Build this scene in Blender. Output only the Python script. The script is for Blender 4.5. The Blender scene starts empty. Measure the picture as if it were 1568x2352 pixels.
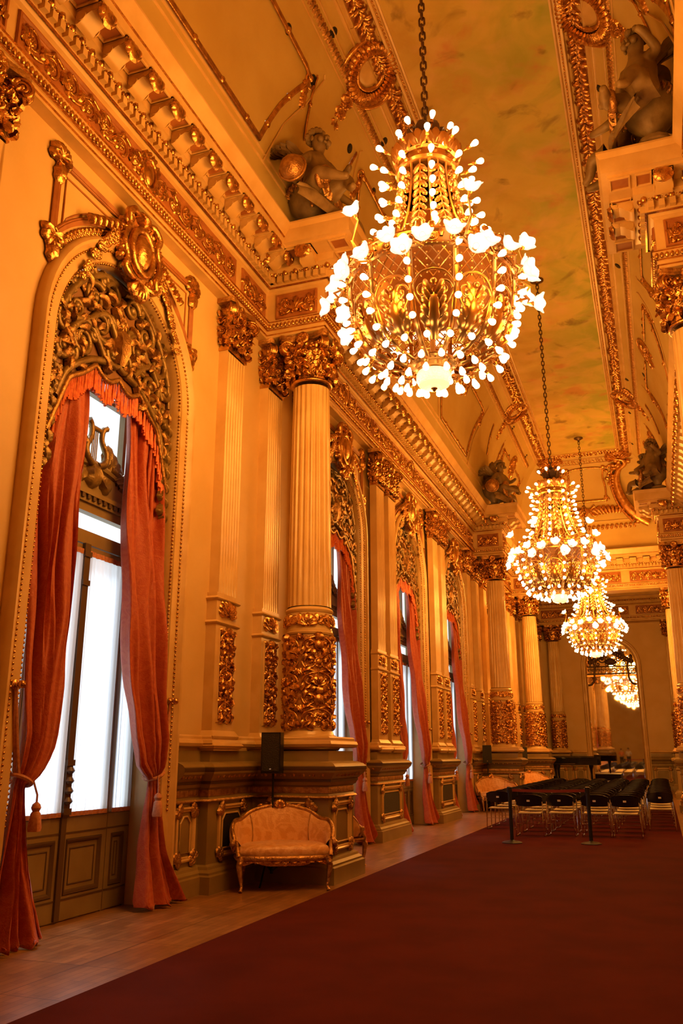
import bpy, bmesh, math, random
from math import sin, cos, pi, radians, sqrt, atan2
from mathutils import Vector, Matrix
S = bpy.context.scene
COL = S.collection
random.seed(7)

# ---------------------------------------------------------------- camera
yaw, pitch, roll = radians(-19.953), radians(16.042), radians(-0.07)
fwd = Vector((sin(yaw)*cos(pitch), cos(yaw)*cos(pitch), sin(pitch)))
rgt = Vector((cos(yaw), -sin(yaw), 0)); upv = rgt.cross(fwd)
r2 = rgt*cos(roll)+upv*sin(roll); u2 = -rgt*sin(roll)+upv*cos(roll)
cam = bpy.data.cameras.new('camera'); co = bpy.data.objects.new('camera', cam); COL.objects.link(co)
m = Matrix((r2, u2, -fwd)).transposed().to_4x4(); m.translation = Vector((0, 0, 1.6)); co.matrix_world = m
cam.sensor_fit = 'VERTICAL'; cam.sensor_height = 36; cam.lens = 36*1944.5/2352
cam.clip_start = .05; cam.clip_end = 300
S.camera = co

# ---------------------------------------------------------------- light and exposure
SKY = (0.92, 0.96, 1.0); SKY_STRENGTH = 1.5
LAMP_COLOR = (1.0, 0.375, 0.045)
LAMP_POWER = 50.0           # watts of each of the glow lamps inside a chandelier
BULB_STRENGTH = 14.0
S.view_settings.view_transform = 'Standard'; S.view_settings.look = 'None'
S.view_settings.exposure = 0.0; S.view_settings.gamma = 1; S.view_settings.use_curve_mapping = False
w = bpy.data.worlds.new('daylight'); S.world = w; w.use_nodes = True
bg = w.node_tree.nodes['Background']; bg.inputs[0].default_value = (*SKY, 1); bg.inputs[1].default_value = SKY_STRENGTH
sun = bpy.data.lights.new('daylight', 'SUN'); sun.color = (.72, .84, 1.0); sun.energy = 18.0; sun.angle = radians(22)
so = bpy.data.objects.new('daylight', sun); COL.objects.link(so); so.rotation_euler = Vector((1.35, -2.1, -4.9)).to_track_quat('-Z', 'Y').to_euler()
S.cycles.max_bounces = 7; S.cycles.diffuse_bounces = 4; S.cycles.glossy_bounces = 4; S.cycles.transparent_max_bounces = 12
S.cycles.sample_clamp_indirect = 6.0
S.cycles.caustics_reflective = False; S.cycles.caustics_refractive = False
S.cycles.use_denoising = True

# ---------------------------------------------------------------- materials
def mat(name, col, rough=.5, metal=0, col2=None, nscale=4, bump=0, bscale=30, spec=.5, coat=0, sheen=0, detail=4, nmin=.35, nmax=.65):
    M = bpy.data.materials.new(name); M.use_nodes = True
    nt = M.node_tree; b = nt.nodes['Principled BSDF']
    b.inputs['Base Color'].default_value = (*col, 1); b.inputs['Roughness'].default_value = rough
    b.inputs['Metallic'].default_value = metal; b.inputs['Specular IOR Level'].default_value = spec
    b.inputs['Coat Weight'].default_value = coat; b.inputs['Sheen Weight'].default_value = sheen
    tc = nt.nodes.new('ShaderNodeTexCoord')
    if col2:
        n = nt.nodes.new('ShaderNodeTexNoise'); n.inputs['Scale'].default_value = nscale; n.inputs['Detail'].default_value = detail
        nt.links.new(tc.outputs['Object'], n.inputs['Vector'])
        r = nt.nodes.new('ShaderNodeValToRGB')
        r.color_ramp.elements[0].position = nmin; r.color_ramp.elements[1].position = nmax
        r.color_ramp.elements[0].color = (*col, 1); r.color_ramp.elements[1].color = (*col2, 1)
        nt.links.new(n.outputs['Fac'], r.inputs['Fac']); nt.links.new(r.outputs['Color'], b.inputs['Base Color'])
    if bump:
        n = nt.nodes.new('ShaderNodeTexNoise'); n.inputs['Scale'].default_value = bscale; n.inputs['Detail'].default_value = 3
        nt.links.new(tc.outputs['Object'], n.inputs['Vector'])
        bp = nt.nodes.new('ShaderNodeBump'); bp.inputs['Strength'].default_value = bump; bp.inputs['Distance'].default_value = .02
        nt.links.new(n.outputs['Fac'], bp.inputs['Height']); nt.links.new(bp.outputs['Normal'], b.inputs['Normal'])
    return M

def damask(name, a, c, scale, rough, sheen=.3):
    """two tones of one cloth in a woven leaf figure"""
    M = mat(name, a, rough, sheen=sheen, bump=.25, bscale=60); nt = M.node_tree; b = nt.nodes['Principled BSDF']
    tc = nt.nodes.new('ShaderNodeTexCoord')
    n = nt.nodes.new('ShaderNodeTexNoise'); n.inputs['Scale'].default_value = scale*.6; n.inputs['Detail'].default_value = 2
    nt.links.new(tc.outputs['Object'], n.inputs['Vector'])
    mx = nt.nodes.new('ShaderNodeMixRGB'); mx.inputs['Fac'].default_value = .22
    nt.links.new(tc.outputs['Object'], mx.inputs[1]); nt.links.new(n.outputs['Color'], mx.inputs[2])
    v = nt.nodes.new('ShaderNodeTexVoronoi'); v.inputs['Scale'].default_value = scale; v.feature = 'DISTANCE_TO_EDGE'
    nt.links.new(mx.outputs['Color'], v.inputs['Vector'])
    r = nt.nodes.new('ShaderNodeValToRGB'); e = r.color_ramp.elements
    e[0].position = .06; e[0].color = (*c, 1); e[1].position = .12; e[1].color = (*a, 1)
    k = r.color_ramp.elements.new(.27); k.color = (*a, 1); k = r.color_ramp.elements.new(.32); k.color = (*c, 1)
    nt.links.new(v.outputs['Distance'], r.inputs['Fac']); nt.links.new(r.outputs['Color'], b.inputs['Base Color'])
    return M

def emit(name, col, s):
    M = bpy.data.materials.new(name); M.use_nodes = True; nt = M.node_tree; nt.nodes.clear()
    o = nt.nodes.new('ShaderNodeOutputMaterial'); e = nt.nodes.new('ShaderNodeEmission')
    e.inputs[0].default_value = (*col, 1); e.inputs[1].default_value = s
    nt.links.new(e.outputs[0], o.inputs[0]); M.cycles.emission_sampling = 'NONE'
    return M

WALL = mat('ochre cream wall paint', (.68, .47, .20), .55, col2=(.62, .41, .15), nscale=1.1, bump=.06, bscale=40)
TRIM = mat('cream moulding paint', (.68, .46, .20), .33, col2=(.57, .36, .13), nscale=2.5)
DADO = mat('umber cream dado paint', (.29, .20, .07), .40, col2=(.22, .145, .045), nscale=2)
VAULT = mat('ochre vault plaster', (.60, .45, .16), .6, col2=(.52, .36, .11), nscale=.8)
TERRA = mat('russet frieze paint', (.40, .155, .045), .45, col2=(.30, .10, .028), nscale=5)
GOLD = mat('gilding', (.76, .44, .155), .27, .95, col2=(.42, .20, .06), nscale=9, bump=.35, bscale=40)
GOLDD = mat('aged gilding', (.62, .36, .13), .36, .8, col2=(.34, .17, .06), nscale=14, bump=.6, bscale=50)
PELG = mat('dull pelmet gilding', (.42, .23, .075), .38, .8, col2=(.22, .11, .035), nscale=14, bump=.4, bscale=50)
BRASS = mat('lamp brass', (.50, .27, .085), .30, .95)
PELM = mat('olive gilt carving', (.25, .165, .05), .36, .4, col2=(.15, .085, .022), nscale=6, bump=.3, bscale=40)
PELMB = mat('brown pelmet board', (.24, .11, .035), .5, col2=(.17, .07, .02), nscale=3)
DOORP = mat('olive cream door paint', (.27, .195, .085), .4, col2=(.22, .15, .06), nscale=3)
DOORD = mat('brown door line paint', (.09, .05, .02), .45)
REDC = damask('scarlet damask', (.40, .055, .013), (.44, .078, .020), 8, .55)
FRNG = mat('vermilion fringe', (.60, .10, .03), .6, col2=(.75, .22, .06), nscale=25)
ROPE = mat('old rose cord', (.55, .24, .12), .6, col2=(.40, .15, .07), nscale=40)
SILK = damask('apricot silk brocade', (.66, .33, .11), (.76, .43, .17), 7, .30)
STONE = mat('toned plaster sculpture', (.27, .185, .085), .5, col2=(.16, .10, .04), nscale=5, bump=.2, bscale=20)
BLACK = mat('black plastic', (.005, .005, .006), .45)
NAVY = mat('navy black chair shell', (.008, .008, .02), .28)
CHROME = mat('chrome tube', (.82, .84, .88), .12, 1)
SEAT = mat('straw seat pad', (.66, .58, .30), .5)
LACQ = mat('black piano lacquer', (.006, .007, .012), .06, coat=.6)
IVORY = mat('ivory keys', (.8, .76, .66), .3)
IRON = mat('blackened chain', (.10, .055, .025), .4, .6)
DARKG = mat('dark vent grille', (.016, .013, .008), .55, bump=.6, bscale=90)
WHITE = mat('white tag', (.75, .75, .75), .5)
MIRR = mat('mirror glass', (.86, .86, .84), .02, 1)
CARPET = mat('dark red carpet pile', (.10, .011, .004), .95, col2=(.078, .008, .003), nscale=1.6, bump=.5, bscale=220, spec=.1)
BELT = mat('wine red belt', (.20, .02, .012), .7)
SKIN = mat('skin', (.55, .36, .26), .5); CLOTHW = mat('pale shirt cloth', (.62, .62, .66), .8)
CLOTHD = mat('dark cloth', (.03, .03, .04), .8); CLOTHR = mat('coral cloth', (.60, .22, .12), .8); HAIR = mat('dark hair', (.03, .02, .012), .6)
BULB = emit('lit bulb glass', (1, .62, .26), BULB_STRENGTH)
PETAL = emit('lit frosted petal glass', (1, .76, .46), 7.0)
def petal_glass():
    nt = PETAL.node_tree; e = nt.nodes['Emission']; f = nt.nodes.new('ShaderNodeLayerWeight'); f.inputs[0].default_value = .35
    r = nt.nodes.new('ShaderNodeMapRange'); r.inputs[3].default_value = 2.6; r.inputs[4].default_value = .85
    nt.links.new(f.outputs['Facing'], r.inputs[0]); nt.links.new(r.outputs[0], e.inputs[1])
petal_glass()
CUT = mat('cut glass bowl', (.95, .85, .6), .15, bump=1, bscale=70, coat=.5)
CUT.node_tree.nodes['Principled BSDF'].inputs['Emission Color'].default_value = (1, .66, .3, 1)
CUT.node_tree.nodes['Principled BSDF'].inputs['Emission Strength'].default_value = 1.5
CUT.cycles.emission_sampling = 'NONE'

COLM = mat('satin cream column paint', (.70, .49, .22), .26, col2=(.62, .40, .16), nscale=2)
def sheer_mat():
    M = bpy.data.materials.new('white sheer voile'); M.use_nodes = True; nt = M.node_tree; nt.nodes.clear()
    o = nt.nodes.new('ShaderNodeOutputMaterial'); t = nt.nodes.new('ShaderNodeBsdfTranslucent'); d = nt.nodes.new('ShaderNodeBsdfDiffuse')
    t.inputs[0].default_value = (.92, .94, .97, 1); d.inputs[0].default_value = (.85, .85, .85, 1)
    mx = nt.nodes.new('ShaderNodeMixShader'); mx.inputs[0].default_value = .3
    tr = nt.nodes.new('ShaderNodeBsdfTransparent'); m2 = nt.nodes.new('ShaderNodeMixShader'); m2.inputs[0].default_value = .12
    nt.links.new(t.outputs[0], mx.inputs[1]); nt.links.new(d.outputs[0], mx.inputs[2])
    nt.links.new(mx.outputs[0], m2.inputs[1]); nt.links.new(tr.outputs[0], m2.inputs[2]); nt.links.new(m2.outputs[0], o.inputs[0])
    return M
SHEER = sheer_mat()
def glass_mat():
    M = bpy.data.materials.new('window glass'); M.use_nodes = True; nt = M.node_tree; nt.nodes.clear()
    o = nt.nodes.new('ShaderNodeOutputMaterial'); t = nt.nodes.new('ShaderNodeBsdfTransparent'); g = nt.nodes.new('ShaderNodeBsdfGlossy')
    g.inputs['Roughness'].default_value = .02; t.inputs[0].default_value = (.95, .97, .97, 1)
    mx = nt.nodes.new('ShaderNodeMixShader'); mx.inputs[0].default_value = .06
    nt.links.new(t.outputs[0], mx.inputs[1]); nt.links.new(g.outputs[0], mx.inputs[2]); nt.links.new(mx.outputs[0], o.inputs[0])
    return M
GLASS = glass_mat()

def parquet():
    M = mat('oak parquet', (.5, .3, .13), .28, spec=.6); nt = M.node_tree; b = nt.nodes['Principled BSDF']
    tc = nt.nodes.new('ShaderNodeTexCoord'); mp = nt.nodes.new('ShaderNodeMapping'); mp.inputs['Rotation'].default_value = (0, 0, radians(90))
    nt.links.new(tc.outputs['Object'], mp.inputs[0])
    k = nt.nodes.new('ShaderNodeTexBrick'); k.inputs['Scale'].default_value = 1
    k.inputs['Brick Width'].default_value = .42; k.inputs['Row Height'].default_value = .075; k.inputs['Mortar Size'].default_value = .0025
    k.inputs['Color1'].default_value = (.40, .20, .07, 1); k.inputs['Color2'].default_value = (.26, .12, .04, 1); k.inputs['Mortar'].default_value = (.10, .05, .02, 1)
    nt.links.new(mp.outputs[0], k.inputs['Vector'])
    # square panels: a dark seam every 0.9 m across the run of boards
    k2 = nt.nodes.new('ShaderNodeTexBrick'); k2.inputs['Scale'].default_value = 1; k2.offset = 0
    k2.inputs['Brick Width'].default_value = .9; k2.inputs['Row Height'].default_value = .9; k2.inputs['Mortar Size'].default_value = .006
    k2.inputs['Color1'].default_value = (1, 1, 1, 1); k2.inputs['Color2'].default_value = (.86, .84, .8, 1); k2.inputs['Mortar'].default_value = (.3, .25, .2, 1)
    nt.links.new(tc.outputs['Object'], k2.inputs['Vector'])
    mu = nt.nodes.new('ShaderNodeMixRGB'); mu.blend_type = 'MULTIPLY'; mu.inputs['Fac'].default_value = 1
    nt.links.new(k.outputs['Color'], mu.inputs[1]); nt.links.new(k2.outputs['Color'], mu.inputs[2])
    n = nt.nodes.new('ShaderNodeTexNoise'); n.inputs['Scale'].default_value = 5; n.inputs['Detail'].default_value = 6
    nt.links.new(tc.outputs['Object'], n.inputs['Vector'])
    m3 = nt.nodes.new('ShaderNodeMixRGB'); m3.blend_type = 'OVERLAY'; m3.inputs['Fac'].default_value = .5
    nt.links.new(mu.outputs[0], m3.inputs[1]); nt.links.new(n.outputs['Fac'], m3.inputs[2]); nt.links.new(m3.outputs[0], b.inputs['Base Color'])
    return M
PARQ = parquet()

def mural_mat():
    """a painted sky: ochre and olive haze, rosy cloud, a few small dark and red figures"""
    M = mat('ceiling fresco', (.6, .6, .3), .75); nt = M.node_tree; b = nt.nodes['Principled BSDF']; L = nt.links.new
    tc = nt.nodes.new('ShaderNodeTexCoord')
    def noise(s, det, off=0, dist=0):
        mp = nt.nodes.new('ShaderNodeMapping'); mp.inputs['Location'].default_value = (off, off*.7, off*.3); L(tc.outputs['Object'], mp.inputs[0])
        n = nt.nodes.new('ShaderNodeTexNoise'); n.inputs['Scale'].default_value = s; n.inputs['Detail'].default_value = det
        n.inputs['Distortion'].default_value = dist; L(mp.outputs[0], n.inputs['Vector']); return n
    def ramp(n, a, c, p0, p1):
        r = nt.nodes.new('ShaderNodeValToRGB'); e = r.color_ramp.elements
        e[0].position = p0; e[1].position = p1; e[0].color = (*a, 1); e[1].color = (*c, 1); L(n, r.inputs[0]); return r
    def mix(f, a, c):
        x = nt.nodes.new('ShaderNodeMixRGB'); L(f, x.inputs[0]); L(a, x.inputs[1])
        if isinstance(c, tuple): x.inputs[2].default_value = (*c, 1)
        else: L(c, x.inputs[2])
        return x.outputs[0]
    sx = nt.nodes.new('ShaderNodeSeparateXYZ'); L(tc.outputs['Object'], sx.inputs[0])
    mr = nt.nodes.new('ShaderNodeMapRange'); mr.inputs[1].default_value = -3.1; mr.inputs[2].default_value = -.6; L(sx.outputs['X'], mr.inputs[0])
    warm = ramp(noise(1.1, 7, 0, .8).outputs['Fac'], (.50, .31, .07), (.62, .46, .13), .35, .65).outputs[0]
    cool = ramp(noise(.8, 6, 5, .8).outputs['Fac'], (.38, .42, .06), (.62, .52, .11), .40, .58).outputs[0]
    c = mix(mr.outputs[0], warm, cool)
    cl = ramp(noise(1.4, 9, 9, .5).outputs['Fac'], (0, 0, 0), (.5, .5, .5), .50, .75).outputs[0]
    c = mix(cl, c, (.74, .46, .22))
    rd = ramp(noise(1.1, 10, 23, .3).outputs['Fac'], (0, 0, 0), (.55, .55, .55), .58, .70).outputs[0]
    c = mix(rd, c, (.56, .19, .08))
    dk = ramp(noise(1.2, 9, 41, .6).outputs['Fac'], (0, 0, 0), (.7, .7, .7), .60, .70).outputs[0]
    c = mix(dk, c, (.17, .11, .03))
    L(c, b.inputs['Base Color']); return M
MURAL = mural_mat()

# ---------------------------------------------------------------- mesh helpers
class MB:
    def __init__(s): s.v = []; s.f = []
    def add(s, vs, fs):
        o = len(s.v); s.v += [tuple(v) for v in vs]; s.f += [tuple(i+o for i in f) for f in fs]; return s
    def box(s, a, b, fn=None):
        (x0, y0, z0), (x1, y1, z1) = a, b
        vs = [(x, y, z) for x in (x0, x1) for y in (y0, y1) for z in (z0, z1)]
        if fn: vs = [fn(*v) for v in vs]
        return s.add(vs, [(0, 1, 3, 2), (4, 6, 7, 5), (0, 4, 5, 1), (2, 3, 7, 6), (0, 2, 6, 4), (1, 5, 7, 3)])
    def grid(s, nu, nv, fn, cu=False, cv=False):
        vs = [fn(i/(nu if cu else nu-1), j/(nv if cv else nv-1)) for i in range(nu) for j in range(nv)]
        fs = [(i*nv+j, ((i+1) % nu)*nv+j, ((i+1) % nu)*nv+(j+1) % nv, i*nv+(j+1) % nv) for i in range(nu if cu else nu-1) for j in range(nv if cv else nv-1)]
        return s.add(vs, fs)
    def lathe(s, prof, n=24, c=(0, 0, 0), fn=None):
        vs = []
        for r, z in prof:
            for k in range(n):
                a = 2*pi*k/n; rr = fn(a, r, z) if fn else r
                vs.append((c[0]+rr*cos(a), c[1]+rr*sin(a), c[2]+z))
        m = len(prof)
        fs = [(i*n+k, i*n+(k+1) % n, (i+1)*n+(k+1) % n, (i+1)*n+k) for i in range(m-1) for k in range(n)]
        fs += [tuple(range(n))[::-1], tuple((m-1)*n+k for k in range(n))]
        return s.add(vs, fs)
    def ball(s, c, r, n=8, m=5, sc=(1, 1, 1)):
        vs = [(c[0], c[1], c[2]+r*sc[2])]
        for i in range(1, m):
            t = pi*i/m
            for k in range(n):
                a = 2*pi*k/n; vs.append((c[0]+r*sc[0]*sin(t)*cos(a), c[1]+r*sc[1]*sin(t)*sin(a), c[2]+r*sc[2]*cos(t)))
        vs.append((c[0], c[1], c[2]-r*sc[2])); e = len(vs)-1
        fs = [(0, 1+k, 1+(k+1) % n) for k in range(n)]
        for i in range(m-2):
            fs += [(1+i*n+k, 1+(i+1)*n+k, 1+(i+1)*n+(k+1) % n, 1+i*n+(k+1) % n) for k in range(n)]
        fs += [(e, 1+(m-2)*n+(k+1) % n, 1+(m-2)*n+k) for k in range(n)]
        return s.add(vs, fs)
    def tube(s, pts, r, n=6, closed=False, flat=1.0):
        P = [Vector(p) for p in pts]; N = len(P); R = r if isinstance(r, (list, tuple)) else [r]*N
        T = []
        for i in range(N):
            a = P[(i-1) % N] if (closed or i > 0) else P[i]; b = P[(i+1) % N] if (closed or i < N-1) else P[i]
            d = b-a; T.append(d.normalized() if d.length > 1e-9 else Vector((0, 0, 1)))
        ref = Vector((0, 0, 1)) if abs(T[0].z) < .9 else Vector((1, 0, 0))
        nrm = (ref-T[0]*ref.dot(T[0])).normalized(); vs = []
        for i in range(N):
            nrm = nrm-T[i]*nrm.dot(T[i])
            nrm = nrm.normalized() if nrm.length > 1e-6 else T[i].orthogonal().normalized()
            bi = T[i].cross(nrm)
            for k in range(n):
                a = 2*pi*k/n; vs.append(P[i]+(nrm*cos(a)+bi*sin(a)*flat)*R[i])
        fs = [(i*n+k, i*n+(k+1) % n, ((i+1) % N)*n+(k+1) % n, ((i+1) % N)*n+k) for i in range(N if closed else N-1) for k in range(n)]
        if not closed: fs += [tuple(range(n))[::-1], tuple((N-1)*n+k for k in range(n))]
        return s.add(vs, fs)
    def sweep(s, path, prof, closed=False, caps=False):
        """profile (p, z) carried along a plan polyline, p to the left of travel, mitred"""
        N = len(path); out = []
        for i in range(N):
            p = Vector(path[i])
            d1 = (p-Vector(path[i-1])).normalized() if (closed or i > 0) else None
            d2 = (Vector(path[(i+1) % N])-p).normalized() if (closed or i < N-1) else None
            d1 = d1 or d2; d2 = d2 or d1
            n1 = Vector((-d1.y, d1.x)); n2 = Vector((-d2.y, d2.x))
            o = (n1+n2)/max(.2, 1+n1.dot(n2))
            out.append([(p.x+o.x*q, p.y+o.y*q, z) for q, z in prof])
        m = len(prof); vs = [v for r in out for v in r]
        if caps:
            for r_, pt in ((out[0], path[0]), (out[-1], path[-1])):
                b0 = tuple(pt[:2]); s.add(r_+[b0+(prof[-1][1]+.001,), b0+(prof[0][1]-.001,)], [tuple(range(m+2))])
        fs = [(i*m+j, ((i+1) % N)*m+j, ((i+1) % N)*m+j+1, i*m+j+1) for i in range(N if closed else N-1) for j in range(m-1)]
        return s.add(vs, fs)
    def prism(s, poly, fn0, fn1):
        """a flat outline given thickness: fn0, fn1 place each (u, v) on the two faces"""
        n = len(poly)
        vs = [fn0(*p) for p in poly]+[fn1(*p) for p in poly]
        return s.add(vs, [tuple(range(n)), tuple(range(2*n-1, n-1, -1))]+[(i, (i+1) % n, n+(i+1) % n, n+i) for i in range(n)])

class RL(MB):
    """carved relief drawn on a surface: u, v along it and h off it; fn places the points"""
    def __init__(s, fn): super().__init__(); s.fn = fn
    def stem(s, pts, r, n=7, lift=.5):
        R = list(r) if isinstance(r, (list, tuple)) else [r]*len(pts)
        if 2 < len(pts) < 14:      # round the bends
            P, Q = [], []; m = len(pts)
            for i in range(m-1):
                a, b, c, d = pts[max(0, i-1)], pts[i], pts[i+1], pts[min(m-1, i+2)]
                for k in range(4):
                    t = k/4; P.append(tuple(.5*(2*b[j]+(c[j]-a[j])*t+(2*a[j]-5*b[j]+4*c[j]-d[j])*t*t+(3*b[j]-a[j]-3*c[j]+d[j])*t**3) for j in (0, 1))); Q.append(R[i]+(R[i+1]-R[i])*t)
            pts, R = P+[tuple(pts[-1][:2])], Q+[R[-1]]
        t = MB().tube([(p[0], p[1], R[i]*lift) for i, p in enumerate(pts)], R, n); s.add([s.fn(*v) for v in t.v], t.f); return s
    def spiral(s, u, v, R, a0, turns, r, tail=0):
        n = max(12, int(abs(turns)*16)); pts = []; rr = []
        for i in range(n+1):
            t = i/n; a = a0+turns*2*pi*t; q = R*(1-t*.88); pts.append((u+q*cos(a), v+q*sin(a))); rr.append(r*(1-.55*t))
        s.stem(pts, rr); s.knob(u, v, r*1.25); return s
    def knob(s, u, v, r, e=1.0, hs=.8):
        b = MB().ball((0, 0, 0), r, 8, 5, (1, e, hs)); s.add([s.fn(u+x, v+y, z+r*.3) for x, y, z in b.v], b.f); return s
    def leaf(s, u, v, a, L, W, h, bend=0):
        vs = []; N = 9
        for i in range(N):
            t = i/(N-1); aa = a+bend*t
            cu = u+L*t*cos(a+bend*t*.5); cv = v+L*t*sin(a+bend*t*.5)
            w_ = W*(.25+1.1*sin(pi*(.08+.80*t))**.7)*(1+.12*cos(t*17)) if i < N-1 else W*.30
            for q in (-1, -.6, 0, .6, 1):
                hh = h*(.45+.75*sin(pi*min(1, t*.9+.1)))*(1.0 if abs(q) == .6 else .72)
                vs.append(s.fn(cu-sin(aa)*w_*q, cv+cos(aa)*w_*q, hh if abs(q) < 1 and i < N-1 else 0))
        return s.add(vs, [(i*5+j, (i+1)*5+j, (i+1)*5+j+1, i*5+j+1) for i in range(N-1) for j in range(4)])
    def rose(s, u, v, R, n=6):
        for k in range(n): s.leaf(u, v, 2*pi*k/n+.3, R, R*.42, R*.35)
        s.knob(u, v, R*.3); return s
    def beads(s, pts, r, hs=.8):
        for p in pts: s.knob(p[0], p[1], r, 1, hs)
        return s

_mc = {}
def obj(name, mb, m, parent=None, ang=38, loc=None):
    if isinstance(mb, RL) or m in (GOLD, GOLDD, PELM): ang = 78
    me = bpy.data.meshes.new(name); me.from_pydata(mb.v, [], mb.f); me.update()
    me.shade_smooth(); me.set_sharp_from_angle(angle=radians(ang))
    me.materials.append(m)
    o = bpy.data.objects.new(name, me); COL.objects.link(o)
    if parent: o.parent = parent
    if loc: o.location = loc
    return o
def tag(o, label=None, cat=None, group=None, kind=None):
    for k, v in (('label', label), ('category', cat), ('group', group), ('kind', kind)):
        if v: o[k] = v
    return o
def empty(name, loc=(0, 0, 0), rz=0):
    o = bpy.data.objects.new(name, None); COL.objects.link(o); o.location = loc; o.rotation_euler.z = rz; o.empty_display_size = .1; return o
def thing(name, label, cat, loc=(0, 0, 0), rz=0, group=None): return tag(empty(name, loc, rz), label, cat, group)
def kids(o): return list(o.children)
def dup(o, loc=None, rz=None, label=None, parent=None, group=None):
    c = o.copy(); COL.objects.link(c); c.parent = parent
    for ch in kids(o): dup(ch, parent=c)
    if loc is not None: c.location = loc
    if rz is not None: c.rotation_euler.z = rz
    if label: c['label'] = label
    if group: c['group'] = group
    return c
ORD = ['first', 'second', 'third', 'fourth', 'fifth', 'sixth', 'seventh', 'eighth', 'ninth', 'tenth', 'eleventh', 'twelfth', 'thirteenth', 'fourteenth']

# ---------------------------------------------------------------- plan of the hall (metres; camera stands at 0, 0)
X0 = -1.87; XL = -5.5; XR = 2*X0-XL; FL = -5.35; FR = 2*X0-FL
WINS = [7.65, 14.95, 19.93, 24.91, 32.21]
COLS = [3.65, 11.6, 28.2, 36.2, 45.0]; CX = -4.72; CXR = 2*X0-CX
B0, B3, YE, YN = 4.05, 35.8, 45.5, -6.0
RI, RO, ZS = 1.22, 1.55, 5.9
ZA, ZC = 8.06, 9.62          # underside and top of the entablature
CHW, CA, CB, CZ = 1.41, 1.6, 3.8, 9.65

# ================================================================ structure
fl = MB(); fl.box((XL-.6, YN-.3, -.12), (XR+.3, YE+.3, 0)); tag(obj('floor', fl, PARQ), 'oak parquet floor along the windows', kind='structure')

def left_wall():
    b = MB(); x = XL; ztop = 9.6
    ys = [YN]+[y for c in WINS for y in (c-1.4, c+1.4)]+[YE]
    for i in range(0, len(ys), 2):
        b.add([(x, ys[i], 0), (x, ys[i+1], 0), (x, ys[i+1], ztop), (x, ys[i], ztop)], [(0, 1, 2, 3)])
    for c in WINS:
        N = 24
        for k in range(N):
            a0, a1 = pi*k/N, pi*(k+1)/N; p = [(c+1.4*cos(a), ZS+1.4*sin(a)) for a in (a0, a1)]
            b.add([(x, *p[0]), (x, *p[1]), (x, p[1][0], ztop), (x, p[0][0], ztop)], [(0, 1, 2, 3)])
        # the deep reveal of the opening
        path = [(c+1.24, 0), (c+1.24, ZS)]+[(c+1.24*cos(pi*k/N), ZS+1.24*sin(pi*k/N)) for k in range(1, N)]+[(c-1.24, ZS), (c-1.24, 0)]
        for p, q in zip(path, path[1:]):
            b.add([(x, *p), (x, *q), (x-.42, *q), (x-.42, *p)], [(0, 1, 2, 3)])
        b.add([(x, c-1.4, 0), (x, c-1.24, 0), (x, c-1.24, ZS), (x, c-1.4, ZS)], [(0, 1, 2, 3)])
        b.add([(x, c+1.4, 0), (x, c+1.24, 0), (x, c+1.24, ZS), (x, c+1.4, ZS)], [(0, 1, 2, 3)])
    return b
tag(obj('wall_left', left_wall(), WALL), kind='structure')
b = MB(); b.box((XR, YN, 0), (XR+.25, YE, 9.6)); tag(obj('wall_right', b, WALL), kind='structure')
b = MB(); b.box((XL-.02, YE, 0), (XR, YE+.25, 9.6)); tag(obj('wall_back', b, WALL), kind='structure')
b = MB(); b.box((XL-.02, YN-.25, 0), (XR, YN, 9.6)); tag(obj('wall_front', b, WALL), kind='structure')

# ---- vault: a flat band over the middle and a steep cove all round
VY0, VY1 = B0+.47, B3-.47      # where the cove springs at the two ends
def cove(side, y, t, h=0):
    """side -1 left, +1 right; t 0 at the top edge, pi/2 at the springing; h towards the room"""
    nx, nz = -sin(t)/CA, -cos(t)/CB; l = sqrt(nx*nx+nz*nz)
    return (X0+side*(CHW+CA*sin(t)+h*nx/l), y, CZ+CB*cos(t)+h*nz/l)
def cend(x, t, h=0):
    ny, nz = -sin(t)/CA, -cos(t)/CB; l = sqrt(ny*ny+nz*nz)
    return (x, VY1-CA+CA*sin(t)+h*ny/l, CZ+CB*cos(t)+h*nz/l)
v = MB(); N = 20
for i in range(N):
    t0, t1 = pi/2*i/N, pi/2*(i+1)/N
    ring = lambda t: [(X0-CHW-CA*sin(t), VY0+CA-CA*sin(t), CZ+CB*cos(t)), (X0+CHW+CA*sin(t), VY0+CA-CA*sin(t), CZ+CB*cos(t)),
                      (X0+CHW+CA*sin(t), VY1-CA+CA*sin(t), CZ+CB*cos(t)), (X0-CHW-CA*sin(t), VY1-CA+CA*sin(t), CZ+CB*cos(t))]
    v.add(ring(t0)+ring(t1), [(k, (k+1) % 4, 4+(k+1) % 4, 4+k) for k in range(4)])
zt = CZ+CB
v.add([(X0-CHW, VY0+CA, zt), (X0+CHW, VY0+CA, zt), (X0+CHW, VY1-CA, zt), (X0-CHW, VY1-CA, zt)], [(0, 1, 2, 3)])
tag(obj('ceiling', v, VAULT, ang=30), kind='structure')
b = MB(); b.box((XL-.2, B3+.6, 9.62), (XR+.2, YE+.2, 9.8)); tag(obj('ceiling_far', b, VAULT), kind='structure')
b = MB(); b.box((XL-.2, YN-.2, 9.62), (XR+.2, B0-.6, 9.8)); tag(obj('ceiling_near', b, VAULT), kind='structure')

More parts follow.
